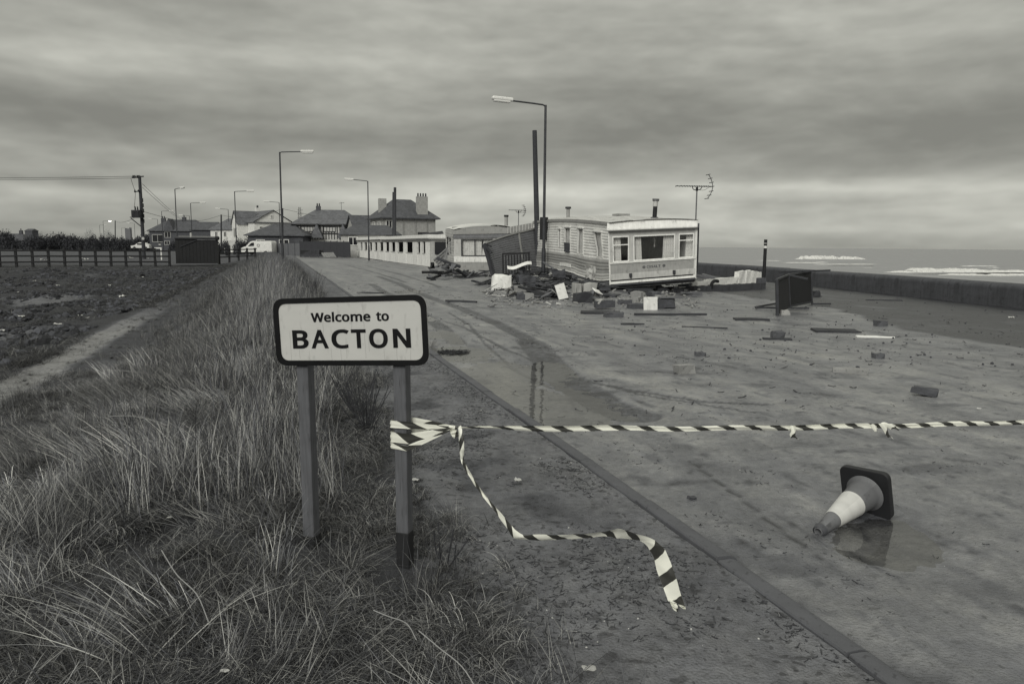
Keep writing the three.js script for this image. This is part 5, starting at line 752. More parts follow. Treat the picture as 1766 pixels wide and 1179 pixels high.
{ // half timbered house
  const p = at(570, 420, 128), h = house('timbered_house', 'dark roofed half timbered house with black and white framing', p, 0.06, { W: 10, D: 8, ye: 4.9, yr: 7.3, ridge: 4.8, ov: 0.6, wall: M.paleGrey, roof: M.roofTile2, chimneys: [[-1.9, 0, 0.7, 0.6, 7, 7.9, 2]] });
  const tim = new MB(); for (let i = 0; i <= 22; i++) tim.box(0.13, 2.2, 0.06, -4.95 + i * 0.45, 3.5, 4.03); tim.box(10, 0.18, 0.07, 0, 4.5, 4.035); tim.box(10, 0.2, 0.07, 0, 3.3, 4.035); tim.build('timber_frame', M.black, h);
  for (const x of [-3.0, 0.6, 3.4]) { const g = new THREE.Group(); g.name = 'window'; h.add(g); g.position.set(x, 4.0, 4.06); new MB().box(1.9, 0.9, 0.05).build('frame', M.dark, g); for (let k = 0; k < 4; k++) new MB().box(0.36, 0.62, 0.02, -0.69 + k * 0.46, 0, 0.035).build('pane', M.paleGrey, g); }
  for (const [x, w] of [[-1.3, 1.0], [2.9, 0.9]]) { const b = new MB(); b.poly([V(x - w, 2.6, 4.0), V(x + w, 2.6, 4.0), V(x, 5.0, 4.0), V(x - w, 2.6, 5.2), V(x + w, 2.6, 5.2), V(x, 4.9, 5.2)], [[0, 3, 5, 2], [1, 2, 5, 4], [3, 4, 5], [0, 1, 4, 3]]); b.build('porch_gable', M.roofTile2, h, false); }
  for (const x of [1.9]) { const a = new MB(); a.cyl(V(x, 7.2, 0), V(x, 8.6, 0), 0.03); a.cyl(V(x - 0.4, 8.4, 0), V(x + 0.5, 8.5, 0), 0.03); a.build('aerial', M.dark, h); }
}
house('bungalow', 'low bungalow with a wide dark hipped roof behind the white van', at(490, 420, 124), -0.05, { W: 8.8, D: 8, ye: 2.95, yr: 4.8, ridge: 3.4, ov: 0.5, wall: M.brickWall, roof: M.roofTile, windows: [['f', -2.4, 1.7, 1.4, 1.0], ['f', 1.4, 1.7, 1.6, 1.1]] });
house('bungalow', 'low bungalow with a dark hipped roof directly behind the far end of the chalet row', at(640, 420, 99), 0.1, { W: 7.0, D: 6, ye: 2.9, yr: 4.1, ridge: 4.4, ov: 0.35, wall: M.paleGrey, roof: M.roofTile, windows: [['f', -2, 2.0, 1.2, 1.0], ['f', 1, 2.0, 1.2, 1.0]] });
{ // white gabled house
  const apex = at(472, 420, 140), p = apex.clone().add(V(-0.6 * 4.5, 0, -0.8 * 4.5)), h = house('white_house', 'white rendered gabled house with a grey slate roof left of the half timbered house', p, -53 * deg, { W: 9, D: 7.0, ye: 5.5, yr: 7.75, ridge: 9, ov: 0.3, wall: M.renderWhite, roof: M.roofTile2, stack: M.renderWhite, chimneys: [[-3.9, 0, 0.9, 0.7, 7.2, 8.4, 2]], windows: [['r', 0.3, 6.5, 0.5, 0.6], ['r', 2.3, 4.5, 0.7, 0.4]] });
  const g = new MB(); g.poly([V(-2.4, 5.2, 3.5), V(1.0, 5.2, 3.5), V(-0.7, 7.4, 3.5), V(-2.4, 5.2, 5.4), V(1.0, 5.2, 5.4), V(-0.7, 7.4, 5.4), V(-2.4, 0, 5.4), V(1.0, 0, 5.4), V(-2.4, 0, 3.5), V(1.0, 0, 3.5)], [[3, 4, 5], [6, 7, 4, 3], [8, 6, 3, 0], [7, 9, 1, 4]]); g.build('front_bay', M.renderWhite, h, false);
  new MB().poly([V(-2.6, 5.0, 5.6), V(-0.7, 7.6, 5.6), V(-0.7, 7.6, 1), V(-2.6, 5.0, 3.2), V(1.2, 5.0, 5.6), V(1.2, 5.0, 3.2)], [[0, 1, 2, 3], [1, 4, 5, 2]]).build('bay_roof', M.roofTile2, h, false);
  const w = new THREE.Group(); w.name = 'window'; h.add(w); w.position.set(-0.7, 3.6, 5.42); new MB().box(1.3, 1.7, 0.08).build('frame', M.paleGrey, w); for (const x of [-0.3, 0.3]) new MB().box(0.45, 1.4, 0.02, x, 0, 0.05).build('pane', M.midGrey, w);
  house('white_wing', 'lower white wing with lean-to roofs at the left of the white house', at(402, 420, 146), -0.5, { W: 6.5, D: 5, ye: 4.2, yr: 6.3, ridge: 2.5, ov: 0.3, wall: M.renderWhite, roof: M.roofTile2, windows: [['f', -1.6, 3.3, 0.8, 1.0], ['f', 0.8, 3.3, 0.8, 1.0], ['f', -0.5, 1.4, 0.9, 0.9]], chimneys: [[1.2, 0, 0.9, 0.6, 6, 7.2, 3]], stack: M.renderWhite });
  new MB().box(9, 1.5, 3, 0, 0.75, 0).build('garden_wall', M.renderWhite, tag(thing('white_outbuilding', 'low white outbuilding in front of the white house', 'outbuilding', V(at(408, 420, 134).x, 0.6, -134), 0.1), 'low white outbuilding in front of the white house', 'outbuilding'));
}
{ // dark brick house beyond the field
  const p = at(316, 420, 175), h = house('brick_house', 'dark brick house with several roof ridges beyond the field at left', p, 0.08, { W: 12, D: 8, ye: 4.3, yr: 6.9, ridge: 6, ov: 0.4, wall: M.brickWall, roof: M.roofTile, chimneys: [[-4.2, 0, 0.9, 0.7, 5.5, 7.2, 2], [0.4, 0, 0.8, 0.7, 6.6, 7.5, 1]], windows: [['f', -4.2, 2.6, 2.4, 1.6], ['f', -2.0, 3.4, 1.4, 1.2], ['f', -2.2, 1.6, 1.2, 0.8], ['f', 3.0, 2.4, 1.2, 1.2]], frame: M.paleGrey });
  hip(new MB(), 5.5, 6, 4.6, 6.4, 5, 0.3, 6.2, 2).build('wing_roof', M.roofTile, h, false); new MB().box(5.3, 4.5, 5.8, 6.2, 2.2, 2).build('wing_wall', M.brickWall, h, false); new MB().poly([V(-2.8, 4.4, 4.2), V(-0.6, 4.4, 4.2), V(-1.7, 7.0, 4.2), V(-2.8, 4.4, 1), V(-0.6, 4.4, 1), V(-1.7, 7.0, 1)], [[0, 1, 2], [0, 2, 5, 3], [1, 4, 5, 2]]).build('gable_roof', M.roofTile, h, false);
  house('far_bungalow', 'distant long dark bungalow at the left edge', at(12, 418, 190), 0.05, { W: 11, D: 6, ye: 1.9, yr: 3.6, ridge: 8, ov: 0.3, wall: M.brickWall, roof: M.roofTile, chimneys: [[3.5, 0, 0.7, 0.6, 3.3, 4.4, 1]], windows: [['f', -1, 1.1, 2.4, 0.7], ['f', 3, 1.1, 1.2, 0.7]], frame: M.midGrey });
  house('far_roof', 'distant flat roofed block behind the hedge left of the lit lamp', at(55, 418, 230), 0, { W: 2.2, D: 3, ye: 4.9, yr: 5.5, ridge: 2, ov: 0.1, wall: M.brickWall, roof: M.roofTile });
}
{ const d = 640, c = at(222, 420, d), t = thing('church_tower', 'distant square church tower on the horizon', 'tower', V(c.x, 0, c.z), 0.2); new MB().box(4.2, 13.2, 4.2, 0, 6.6, 0).build('shaft', mat('far stone', 0.16, 0.9, T.conc), t); for (const [x, z] of [[-1, -1], [1, -1], [1, 1], [-1, 1]]) new MB().box(0.8, 1.0, 0.8, x * 1.7, 13.6, z * 1.7).build('battlement', mats['far stone'], t); }
{ const d = 420, c = at(518, 420, d), t = thing('radio_mast', 'faint lattice mast on the horizon left of the half timbered house', 'mast', V(c.x, 0, c.z)); const b = new MB(), H = 21.5; for (const [x, z] of [[-1, -1], [1, -1], [1, 1], [-1, 1]]) b.cyl(V(x * 1.2, 0, z * 1.2), V(x * 0.5, H, z * 0.5), 0.09, 0.07, 5); for (let y = 1; y < H; y += 1.6) { const w = lerp(1.2, 0.5, y / H); b.cyl(V(-w, y, w), V(w, y + 1.5, w), 0.05, 0.05, 4); b.cyl(V(w, y, w), V(-w, y + 1.5, w), 0.05, 0.05, 4); } b.build('lattice', M.dark, t); for (const y of [16, 18, 20]) new MB().box(3.2, 0.15, 0.15, 0.3, y, 0).build('crossarm', M.dark, t); }
// garden fences and yard in front of the bungalow
function panelFence(label, a, b, h, n, m) { const f = thing('board_fence', label, 'fence'); for (let i = 0; i < n; i++) { const p = a.clone().lerp(b, i / n), q = a.clone().lerp(b, (i + 0.97) / n); p.y = q.y = h / 2; new MB().beam(p, q, 0.05, h - 0.1 * hash(i, 3, 9)).build('fence_panel', m, f); new MB().box(0.1, h + 0.15, 0.1, p.x, h / 2, p.z).build('fence_post', M.darkWood, f); } return f; }
panelFence('dark board garden fence below the half timbered house', V(at(517, 420, 98).x, 0, -98), V(at(604, 420, 92).x, 0, -92), 1.95, 8, M.darkWood); panelFence('grey board fence right of the white van', V(at(474, 420, 108).x, 0, -108), V(at(520, 420, 104).x, 0, -104), 1.7, 4, M.wood);
{ const f = thing('fallen_fence', 'collapsed dark pale fence lying at the roadside beyond the verge', 'fence'); for (let i = 0; i < 14; i++) { const p = at(520 + i * 2.6, 431, 92); const o = mesh('pale', roughBox(0.12, 1.0, 0.05, i), M.darkWood, f); o.position.set(p.x, 0.5, p.z + i * 0.1); o.rotation.set(-0.5 + 0.2 * hash(i, 2, 1), 0, 0.3 * (hash(i, 1, 1) - 0.5)); } const a = at(518, 431, 92), b = at(557, 431, 91); a.y = b.y = 0.62; new MB().beam(a, b, 0.1, 0.5).build('rail', M.black, f); tinSheet('corrugated sheet lying at the roadside before the chalet row', at(566, 437, 90).setY(0.35), 1.5, 1.2, 6, [-1.15, 0.2, 0.5]); }
// white van
{
  const p = at(446, 420, 107), v = thing('delivery_van', 'white van with a sloping bonnet parked beyond the grass verge', 'van', V(p.x, 0.0, p.z), -0.12); v.scale.setScalar(0.9);
  const s = new THREE.Shape(); s.moveTo(-2.45, 0.35); s.lineTo(-2.5, 0.75); s.quadraticCurveTo(-2.45, 1.0, -1.75, 1.15); s.lineTo(-1.0, 1.85); s.quadraticCurveTo(-0.8, 1.98, -0.4, 2.0); s.lineTo(2.25, 2.02); s.quadraticCurveTo(2.42, 2.0, 2.44, 1.8); s.lineTo(2.48, 0.4); s.closePath();
  const g = new THREE.ExtrudeGeometry(s, { depth: 1.7, bevelEnabled: true, bevelSize: 0.06, bevelThickness: 0.08, bevelSegments: 3 }); g.translate(0, 0.12, -0.85); new MB().add(g).build('body', mat('van paint', 0.72, 0.35, T.stain), v);
  const w = new THREE.Shape(); w.moveTo(-1.35, 1.22); w.lineTo(-0.85, 1.72); w.quadraticCurveTo(-0.7, 1.8, -0.35, 1.8); w.lineTo(-0.35, 1.3); w.closePath(); const wg = new THREE.ExtrudeGeometry(w, { depth: 0.02, bevelEnabled: false }); wg.translate(0, 0.12, 0.935); new MB().add(wg).build('side_window', M.glassDark, v);
  new MB().box(0.95, 0.02, 1.5, -1.42, 1.66, 0, 0, 0, 0.755).build('windscreen', mat('windscreen', 0.25, 0.1), v);
  for (const x of [-1.6, 1.5]) for (const z of [-0.85, 0.85]) { const k = new THREE.Group(); k.name = 'wheel'; v.add(k); k.position.set(x, 0.33, z); new MB().cyl(V(0, 0, -0.1), V(0, 0, 0.1), 0.33, 0.33, 18).build('tyre', M.rubber, k); new MB().cyl(V(0, 0, -0.11), V(0, 0, 0.115), 0.19, 0.19, 14).build('rim', M.steel, k); }
  for (const z of [-0.6, 0.6]) new MB().rbox(0.2, 0.18, 0.32, 0.05, -2.44, 1.0, z).build('headlight', mat('headlight', 0.6, 0.15), v); new MB().box(1.6, 0.06, 1.2, 0.9, 2.24, 0).build('roof_rack', M.dark, v); new MB().add(new THREE.TorusGeometry(0.2, 0.045, 8, 20), new THREE.Matrix4().makeTranslation(0.35, 1.5, 0.945)).build('round_emblem', M.midGrey, v); new MB().box(0.5, 0.18, 0.01, -0.2, 1.0, 0.94).build('number_panel', M.dark, v);
}
{ const p = at(243, 420, 168), c = thing('parked_car', 'small pale car parked far off beside the transformer pole', 'car', V(p.x, 0.15, p.z), 0.1); const s = new THREE.Shape(); s.moveTo(-1.9, 0.3); s.lineTo(-1.95, 0.7); s.lineTo(-1.1, 0.85); s.quadraticCurveTo(-0.5, 1.42, 0, 1.45); s.lineTo(0.9, 1.4); s.quadraticCurveTo(1.5, 1.1, 1.85, 0.9); s.lineTo(1.9, 0.3); s.closePath(); const g = new THREE.ExtrudeGeometry(s, { depth: 1.4, bevelEnabled: true, bevelSize: 0.05, bevelThickness: 0.08, bevelSegments: 2 }); g.translate(0, 0, -0.7); new MB().add(g).build('body', M.cream, c); new MB().box(1.5, 0.36, 1.58, 0.15, 1.12, 0).build('window', M.glassDark, c); for (const x of [-1.2, 1.2]) new MB().cyl(V(x, 0.3, -0.8), V(x, 0.3, 0.8), 0.3, 0.3, 14).build('wheel', M.rubber, c); }
// dark shed and the post and rail fence on the field edge
{
  const a = gnd(303, 454), b = gnd(376, 454), c = a.clone().add(b).multiplyScalar(0.5), W = a.distanceTo(b), s = thing('dark_shed', 'low black boarded shed with a pale roof edge standing on the fence line', 'shed', V(c.x, 0, c.z), -Math.atan2(b.z - a.z, b.x - a.x));
  for (let i = 0; i < 12; i++) new MB().box(W / 12 - 0.012, 1.98, 0.04, -W / 2 + (i + 0.5) * W / 12, 0.98, 0.02).build('board', M.black, s); new MB().box(W - 0.05, 1.96, 2.2, 0, 0.97, -1.12).build('carcass', M.black, s); new MB().box(W + 0.05, 0.09, 2.5, 0.0, 2.03, -1.1, 0.05, 0, 0).build('roof', M.dark, s); new MB().box(W * 0.9, 0.05, 0.06, 0.15, 2.12, 0.14).build('roof_edge', M.midGrey, s); new MB().box(W * 0.46, 0.06, 0.06, W * 0.25, 1.86, 0.075).build('lid_rail', M.steel, s); new MB().box(W * 0.45, 0.07, 0.06, -W * 0.19, 1.57, 0.075, 0, 0, 0.42).build('lid_brace', M.dark, s); new MB().cyl(V(-0.4, 2.05, -0.4), V(-0.4, 2.42, -0.4), 0.09, 0.08, 8).build('vent_pipe', M.paleGrey, s); new MB().rbox(0.35, 0.3, 0.3, 0.1, W / 2, 2.0, 0.1).build('corner_roll', M.black, s);
}
{
  const f = thing('rail_fence', 'dark post and rail fence with three rails along the field edge', 'fence'), r = mulberry(31), A = gnd(-60, 456), B = gnd(292, 455), n = 13, pts = []; for (let i = 0; i <= n; i++) { const p = A.clone().lerp(B, i / n); p.y = groundY(p.x, p.z) * 0; pts.push(p); }
  pts.forEach((p, i) => { const o = new MB().box(0.15, 1.45, 0.12, 0, 0.45, 0).build('post', M.black, f); o.position.set(p.x, (r() - 0.5) * 0.06, p.z); o.rotation.z = (r() - 0.5) * 0.04; });
  for (let i = 0; i < n; i++) for (const y of [0.98, 0.58, 0.16]) { const p = pts[i].clone(), q = pts[i + 1].clone(); p.y = y + (r() - 0.5) * 0.03; q.y = y + (r() - 0.5) * 0.03; p.z += 0.075; q.z += 0.075; q.lerp(p, 0.004); new MB().beam(p, q, 0.045, 0.115).build('rail', M.black, f); }
  const g = thing('rail_fence', 'short dark rail fence between the black shed and the verge', 'fence'), C = gnd(378, 452), D = gnd(440, 448), m = 4, q2 = []; for (let i = 0; i <= m; i++) q2.push(C.clone().lerp(D, i / m)); q2.forEach((p) => new MB().box(0.15, 1.35, 0.12, p.x, 0.5, p.z).build('post', M.black, g)); for (let i = 0; i < m; i++) for (const y of [1.05, 0.75, 0.42]) { const p = q2[i].clone().setY(y), q = q2[i + 1].clone().setY(y - 0.01); p.z += 0.075; q.z += 0.075; new MB().beam(p, q, 0.045, 0.1).build('rail', M.black, g); }
}
{ const p = at(273, 442, 70), b = thing('white_barrier', 'small white frame standing behind the field fence', 'barrier', V(p.x, 0, p.z)); new MB().box(0.09, 1.05, 0.09, -0.26, 0.55, 0).build('leg', M.white, b); new MB().box(0.09, 1.05, 0.09, 0.26, 0.55, 0).build('leg', M.white, b); new MB().box(0.66, 0.1, 0.1, 0, 1.12, 0).build('top_rail', M.white, b); const q = thing('round_marker', 'small round black and white marker on a thin post above the white frame', 'marker', V(p.x + 0.02, 0, p.z - 0.3)); new MB().cyl(V(0, 0, 0), V(0, 1.4, 0), 0.02).build('stem', M.dark, q); new MB().add(new THREE.CylinderGeometry(0.13, 0.13, 0.05, 18, 1, false, 0, Math.PI), new THREE.Matrix4().makeTranslation(0, 1.5, 0).multiply(new THREE.Matrix4().makeRotationX(Math.PI / 2)).multiply(new THREE.Matrix4().makeRotationY(-Math.PI / 2 + Math.PI))).build('black_half', M.black, q); new MB().cyl(V(0, 1.5, -0.02), V(0, 1.5, 0.02), 0.12, 0.12, 18).build('disc', M.paleGrey, q); q.children.at(-1).rotation.x = 0; }
// ---------------------------------------------------------------- vegetation
const grassM = new THREE.MeshStandardMaterial({ name: 'dry grass', vertexColors: true, roughness: 0.75, side: THREE.DoubleSide });
function tuft(seed, n, o) {
  const r = mulberry(seed), pos = [], col = [], nor = [], S = o.seg ?? 5;
  for (let b = 0; b < n; b++) {
    const a0 = r() * 6.283, rr = Math.sqrt(r()) * o.spread, x0 = Math.cos(a0) * rr, z0 = Math.sin(a0) * rr, h = lerp(o.h0, o.h1, Math.pow(r(), 1.3));
    const a = (r() < (o.comb ?? 0) ? (r() - 0.5) * 0.9 : r() * 6.283), lean = lerp(o.l0, o.l1, r()), droop = (o.droop ?? 0.35) * (0.4 + r()), kink = r() < 0.18 ? 0.3 + r() * 0.5 : 2, ka = a + (r() - 0.5) * 2.4;
    const w = lerp(o.w0, o.w1, r()), g = lerp(0.03, 0.56, Math.pow(r(), 2.2)), c = tone(g * (r() < 0.12 ? 0.35 : 1)), tw = r() * 3.14;
    const P = []; let x = x0, y = -0.02, z = z0, dx = Math.cos(a), dz = Math.sin(a), el = Math.PI / 2 - lean;
    for (let k = 0; k <= S; k++) { P.push([x, y, z]); const st = h / S; let e = el - droop * 2.2 * (k / S) ** 1.6; if (k / S > kink) { e -= 1.1; dx = Math.cos(ka); dz = Math.sin(ka); } x += Math.cos(e) * dx * st; z += Math.cos(e) * dz * st; y += Math.sin(e) * st; if (y < 0.006) y = 0.006 + 0.01 * r(); }
    const sx = -Math.sin(a + tw * 0.3), sz = Math.cos(a + tw * 0.3);
    for (let k = 0; k < S; k++) {
      const w0 = w * (1 - (k / S) ** 2 * 0.8) / 2, w1 = k === S - 1 ? 0 : w * (1 - ((k + 1) / S) ** 2 * 0.8) / 2, [ax, ay, az] = P[k], [bx, by, bz] = P[k + 1];
      const A = [ax - sx * w0, ay, az - sz * w0], B = [ax + sx * w0, ay, az + sz * w0], C = [bx + sx * w1, by, bz + sz * w1], D = [bx - sx * w1, by, bz - sz * w1];
      pos.push(...A, ...B, ...C); for (let q = 0; q < 3; q++) col.push(c.r, c.g, c.b); if (w1) { pos.push(...A, ...C, ...D); for (let q = 0; q < 3; q++) col.push(c.r, c.g, c.b); }
    }
  }
  const g = new THREE.BufferGeometry(); g.setAttribute('position', new THREE.Float32BufferAttribute(pos, 3)); g.setAttribute('color', new THREE.Float32BufferAttribute(col, 3)); g.computeVertexNormals(); return g;
}
function scatter(name, label, g, list) {
  const o = new THREE.InstancedMesh(g, grassM, list.length), m = new THREE.Matrix4(), q = new THREE.Quaternion(), e = new THREE.Euler(), c = new THREE.Color();
  list.forEach(([x, y, z, yaw, sc, sh, shade], i) => { e.set((hash(i, 1, 5) - 0.5) * 0.25, yaw, (hash(i, 2, 5) - 0.5) * 0.25); q.setFromEuler(e); m.compose(V(x, y, z), q, V(sc, sc * sh, sc)); o.setMatrixAt(i, m); c.setRGB(shade, shade, shade); o.setColorAt(i, c); });
  o.name = numbered(name); o.castShadow = o.receiveShadow = true; scene.add(o); stuff(o, label, 'grass'); return o;
}
const bankEdge = (s) => -1.35 + 0.35 * fbm(s * 0.9, 1, 3, 323) * 1.0;
{
  const kinds = {
    mat: tuft(1, 30, { h0: 0.08, h1: 0.30, l0: 0.85, l1: 1.5, spread: 0.13, droop: 0.25, w0: 0.0022, w1: 0.005 }),
    comb: tuft(2, 30, { h0: 0.20, h1: 0.60, l0: 0.7, l1: 1.25, spread: 0.09, comb: 0.85, droop: 0.25, w0: 0.0022, w1: 0.0045, seg: 6 }),
    tall: tuft(3, 26, { h0: 0.18, h1: 0.56, l0: 0.05, l1: 0.6, spread: 0.09, droop: 0.35, w0: 0.0022, w1: 0.0042, seg: 6 }),
    arch: tuft(4, 42, { h0: 0.10, h1: 0.32, l0: 0.2, l1: 1.0, spread: 0.05, droop: 1.1, comb: 0.5, w0: 0.0022, w1: 0.005, seg: 6 }),
    mat2: tuft(5, 38, { h0: 0.05, h1: 0.18, l0: 0.6, l1: 1.5, spread: 0.13, droop: 0.45, w0: 0.002, w1: 0.0042, seg: 4 }),
    comb2: tuft(6, 26, { h0: 0.12, h1: 0.40, l0: 1.0, l1: 1.45, spread: 0.12, comb: 0.7, droop: 0.15, w0: 0.0022, w1: 0.005 }),
  };
  const put = Object.fromEntries(Object.keys(kinds).map((k) => [k, []])), r = mulberry(77);
  const patch = (s, t) => fbm(s * 0.8, t * 1.1, 3, 901), tone2 = (s, t) => fbm(s * 1.7 + 5, t * 2.1, 3, 902);
  const add = (k, s, t, sc, sh, shade, yaw) => { const p = fromST(s, t); if (-p.z < 1.75 || (Math.hypot(p.x, p.z) < 1.7)) return; if (k !== 'mat2') for (const [a, b] of [[-0.515, -3.49], [-1.005, -3.64]]) if (Math.hypot((p.x - a) * 1.3, p.z - b - 0.14) < 0.23) return; put[k].push([p.x, groundY(p.x, p.z), p.z, yaw, sc, sh, shade]); };
  const allowed = (s, t) => { const e = t - bankEdge(s); return !(e > 0.15 || (e > -0.25 && r() < 0.5) || (e > 0 && r() < 0.7) || (t < -4.8 && r() < 0.85)); };
  for (let i = 0; i < 12500; i++) { const s = 1.2 + 9.8 * Math.pow(r(), 1.15), t = lerp(-5.1, -0.95, r()); if (!allowed(s, t) || (patch(s, t) < -0.15 && r() < 0.7)) continue; const out = lerp(1, 0.55, sst(-3.6, -4.3, t)); add(['mat2', 'mat2', 'mat', 'comb2'][Math.floor(r() * 4)], s, t, (0.5 + 0.6 * r()) * out, 0.6 + 0.5 * r(), 0.58 * clamp(0.85 + 0.9 * tone2(s, t) + 1.0 * patch(s, t) + 0.5 * (r() - 0.5), 0.15, 2.0), r() * 6.283); }
  for (let c = 0; c < 800; c++) {                                   // clumps, each with a lean and a tone of its own
    const s0 = 1.3 + 9.8 * Math.pow(r(), 1.1), t0 = lerp(-4.9, -1.1, r()), left = sst(-2.2, -3.1, t0) * sst(-4.7, -4.1, t0), low = sst(-2.7, -1.9, t0), out = lerp(1, 0.55, sst(-3.6, -4.3, t0)), q = r();
    const kind = q < 0.26 * left ? 'comb' : q < 0.48 * left ? 'comb2' : q < 0.72 ? 'arch' : q < 0.86 ? 'mat' : q < 0.90 ? 'tall' : 'comb2', yaw = r() < 0.6 * left ? 2.75 + (r() - 0.5) * 0.9 : r() * 6.283, dark = 0.7 * clamp(0.35 + 1.5 * r() ** 1.3, 0.3, 1.9), R0 = 0.10 + 0.22 * r(), size = (0.5 + 0.5 * r()) * lerp(1, 0.7, low) * out, n = 4 + Math.floor(13 * r());
    for (let k = 0; k < n; k++) { const a = r() * 6.283, d = Math.sqrt(r()) * R0, s = s0 + Math.cos(a) * d * 1.3, t = t0 + Math.sin(a) * d; if (!allowed(s, t)) continue; add(kind, s, t, size * (0.75 + 0.45 * r()), 0.75 + 0.4 * r(), dark * (0.75 + 0.5 * r()), yaw + (r() - 0.5) * 0.8); }
  }
  for (let i = 0; i < 12500; i++) {                                 // bank further off, taller and paler along its ridge
    const s = 9.0 + 58 * Math.pow(r(), 1.7), t = lerp(-5.2, -0.75, r()), e = bankEdge(s) + 0.25 * sst(14, 26, s), edge = t - e; if (edge > 0.1 || (t < -4.3 && r() < 0.8)) continue;
    const ridge = Math.exp(-(((t + 2.3) / 0.75) ** 2)), shade = 0.8 * clamp(0.75 + 0.9 * ridge + 0.7 * tone2(s * 0.5, t) + 0.3 * (r() - 0.5), 0.25, 1.9), sc = lerp(0.85, 1.3, sst(10, 26, s)) * lerp(1, 0.5, sst(-3.3, -4.2, t));
    if (r() < 0.12 + 0.55 * ridge * sst(8, 15, s)) add(r() < 0.75 ? 'tall' : 'comb', s, t, (0.75 + 0.5 * r()) * sc, 0.9 + 0.3 * r(), shade, r() * 6.283); else add(r() < 0.5 ? 'arch' : 'mat', s, t, (0.8 + 0.5 * r()) * sc, 0.9, shade * 0.85, r() * 6.283);
  }
  for (let i = 0; i < 800; i++) { const s = 4.2 + 10 * r(), t = -2.7 + 0.75 * (r() + r() - 1) + 0.03 * s; if (patch(s, t) < 0.10) continue; add(r() < 0.8 ? 'tall' : 'arch', s, t, 0.8 + 0.45 * r(), 0.9 + 0.3 * r(), 0.8 + 0.5 * r(), r() * 6.283); }
  for (let i = 0; i < 20000; i++) {                                 // rough dark turf of the field
    const s = 4 + 62 * Math.pow(r(), 1.5), t = -5.32 - 34 * Math.pow(r(), 1.8); const sand = fbm(s * 0.10 + 3, t * 0.28, 4, 327) + 0.45 * Math.exp(-(((t + 9.2) / 1.3) ** 2)) * sst(34, 20, s) - 0.2; if (sand > 0.05 && r() < 0.93) continue; const p = fromST(s, t); if (p.x / -p.z < -0.75) continue;
    add(r() < 0.5 ? 'mat2' : 'mat', s, t, 0.7 + 0.9 * r(), 0.5 + 0.5 * r(), clamp(0.30 + 0.6 * tone2(s, t) + 0.3 * (r() - 0.5), 0.08, 0.85), r() * 6.283);
  }
  const lab = { mat: 'matted dry grass over the roadside bank', comb: 'long combed-over dry grass on the left of the bank', tall: 'upright pale dry grass along the bank ridge', arch: 'drooping clumps of dry grass around the sign posts', mat2: 'short dull turf on the bank and field', comb2: 'flattened long grass on the bank' };
  for (const k of Object.keys(kinds)) scatter(k.startsWith('mat') ? 'matted_grass' : 'dry_grass', lab[k], kinds[k], put[k]);
}
{ // churned clods on the field
  const r = mulberry(88), g = prep(new THREE.IcosahedronGeometry(1, 1)), p = g.attributes.position; for (let i = 0; i < p.count; i++) { const k = 0.75 + 0.5 * hash(Math.round(p.getX(i) * 50), Math.round(p.getY(i) * 50) + 91 * Math.round(p.getZ(i) * 50), 7); p.setXYZ(i, p.getX(i) * k, p.getY(i) * k * 0.6, p.getZ(i) * k); } g.computeVertexNormals();
  const N = 15000, o = new THREE.InstancedMesh(g, mat('churned earth', 0.045, 0.95), N), m = new THREE.Matrix4(), q = new THREE.Quaternion(), c = new THREE.Color();
  for (let i = 0; i < N; i++) { let x, z; for (;;) { const s = 5 + 50 * r() ** 1.5, t = -5.6 - 30 * r() ** 1.7, v = fromST(s, t); if (fbm(s * 0.35, t * 0.5, 3, 961) > -0.12 + 0.3 * r() && v.x / v.z < 0.75) { x = v.x; z = v.z; break; } } const k = 0.015 + 0.05 * r() ** 2.5; q.setFromEuler(new THREE.Euler(r(), r() * 6, r())); m.compose(V(x, groundY(x, z) + k * 0.1, z), q, V(k * (1 + r()), k, k * (1 + r()))); o.setMatrixAt(i, m); const b = 0.4 + 1.5 * r() ** 2; c.setRGB(b, b, b); o.setColorAt(i, c); }
  o.name = 'earth_clods'; o.castShadow = o.receiveShadow = true; scene.add(o); stuff(o, 'dark churned clods of earth on the field left of the bank', 'earth');
}
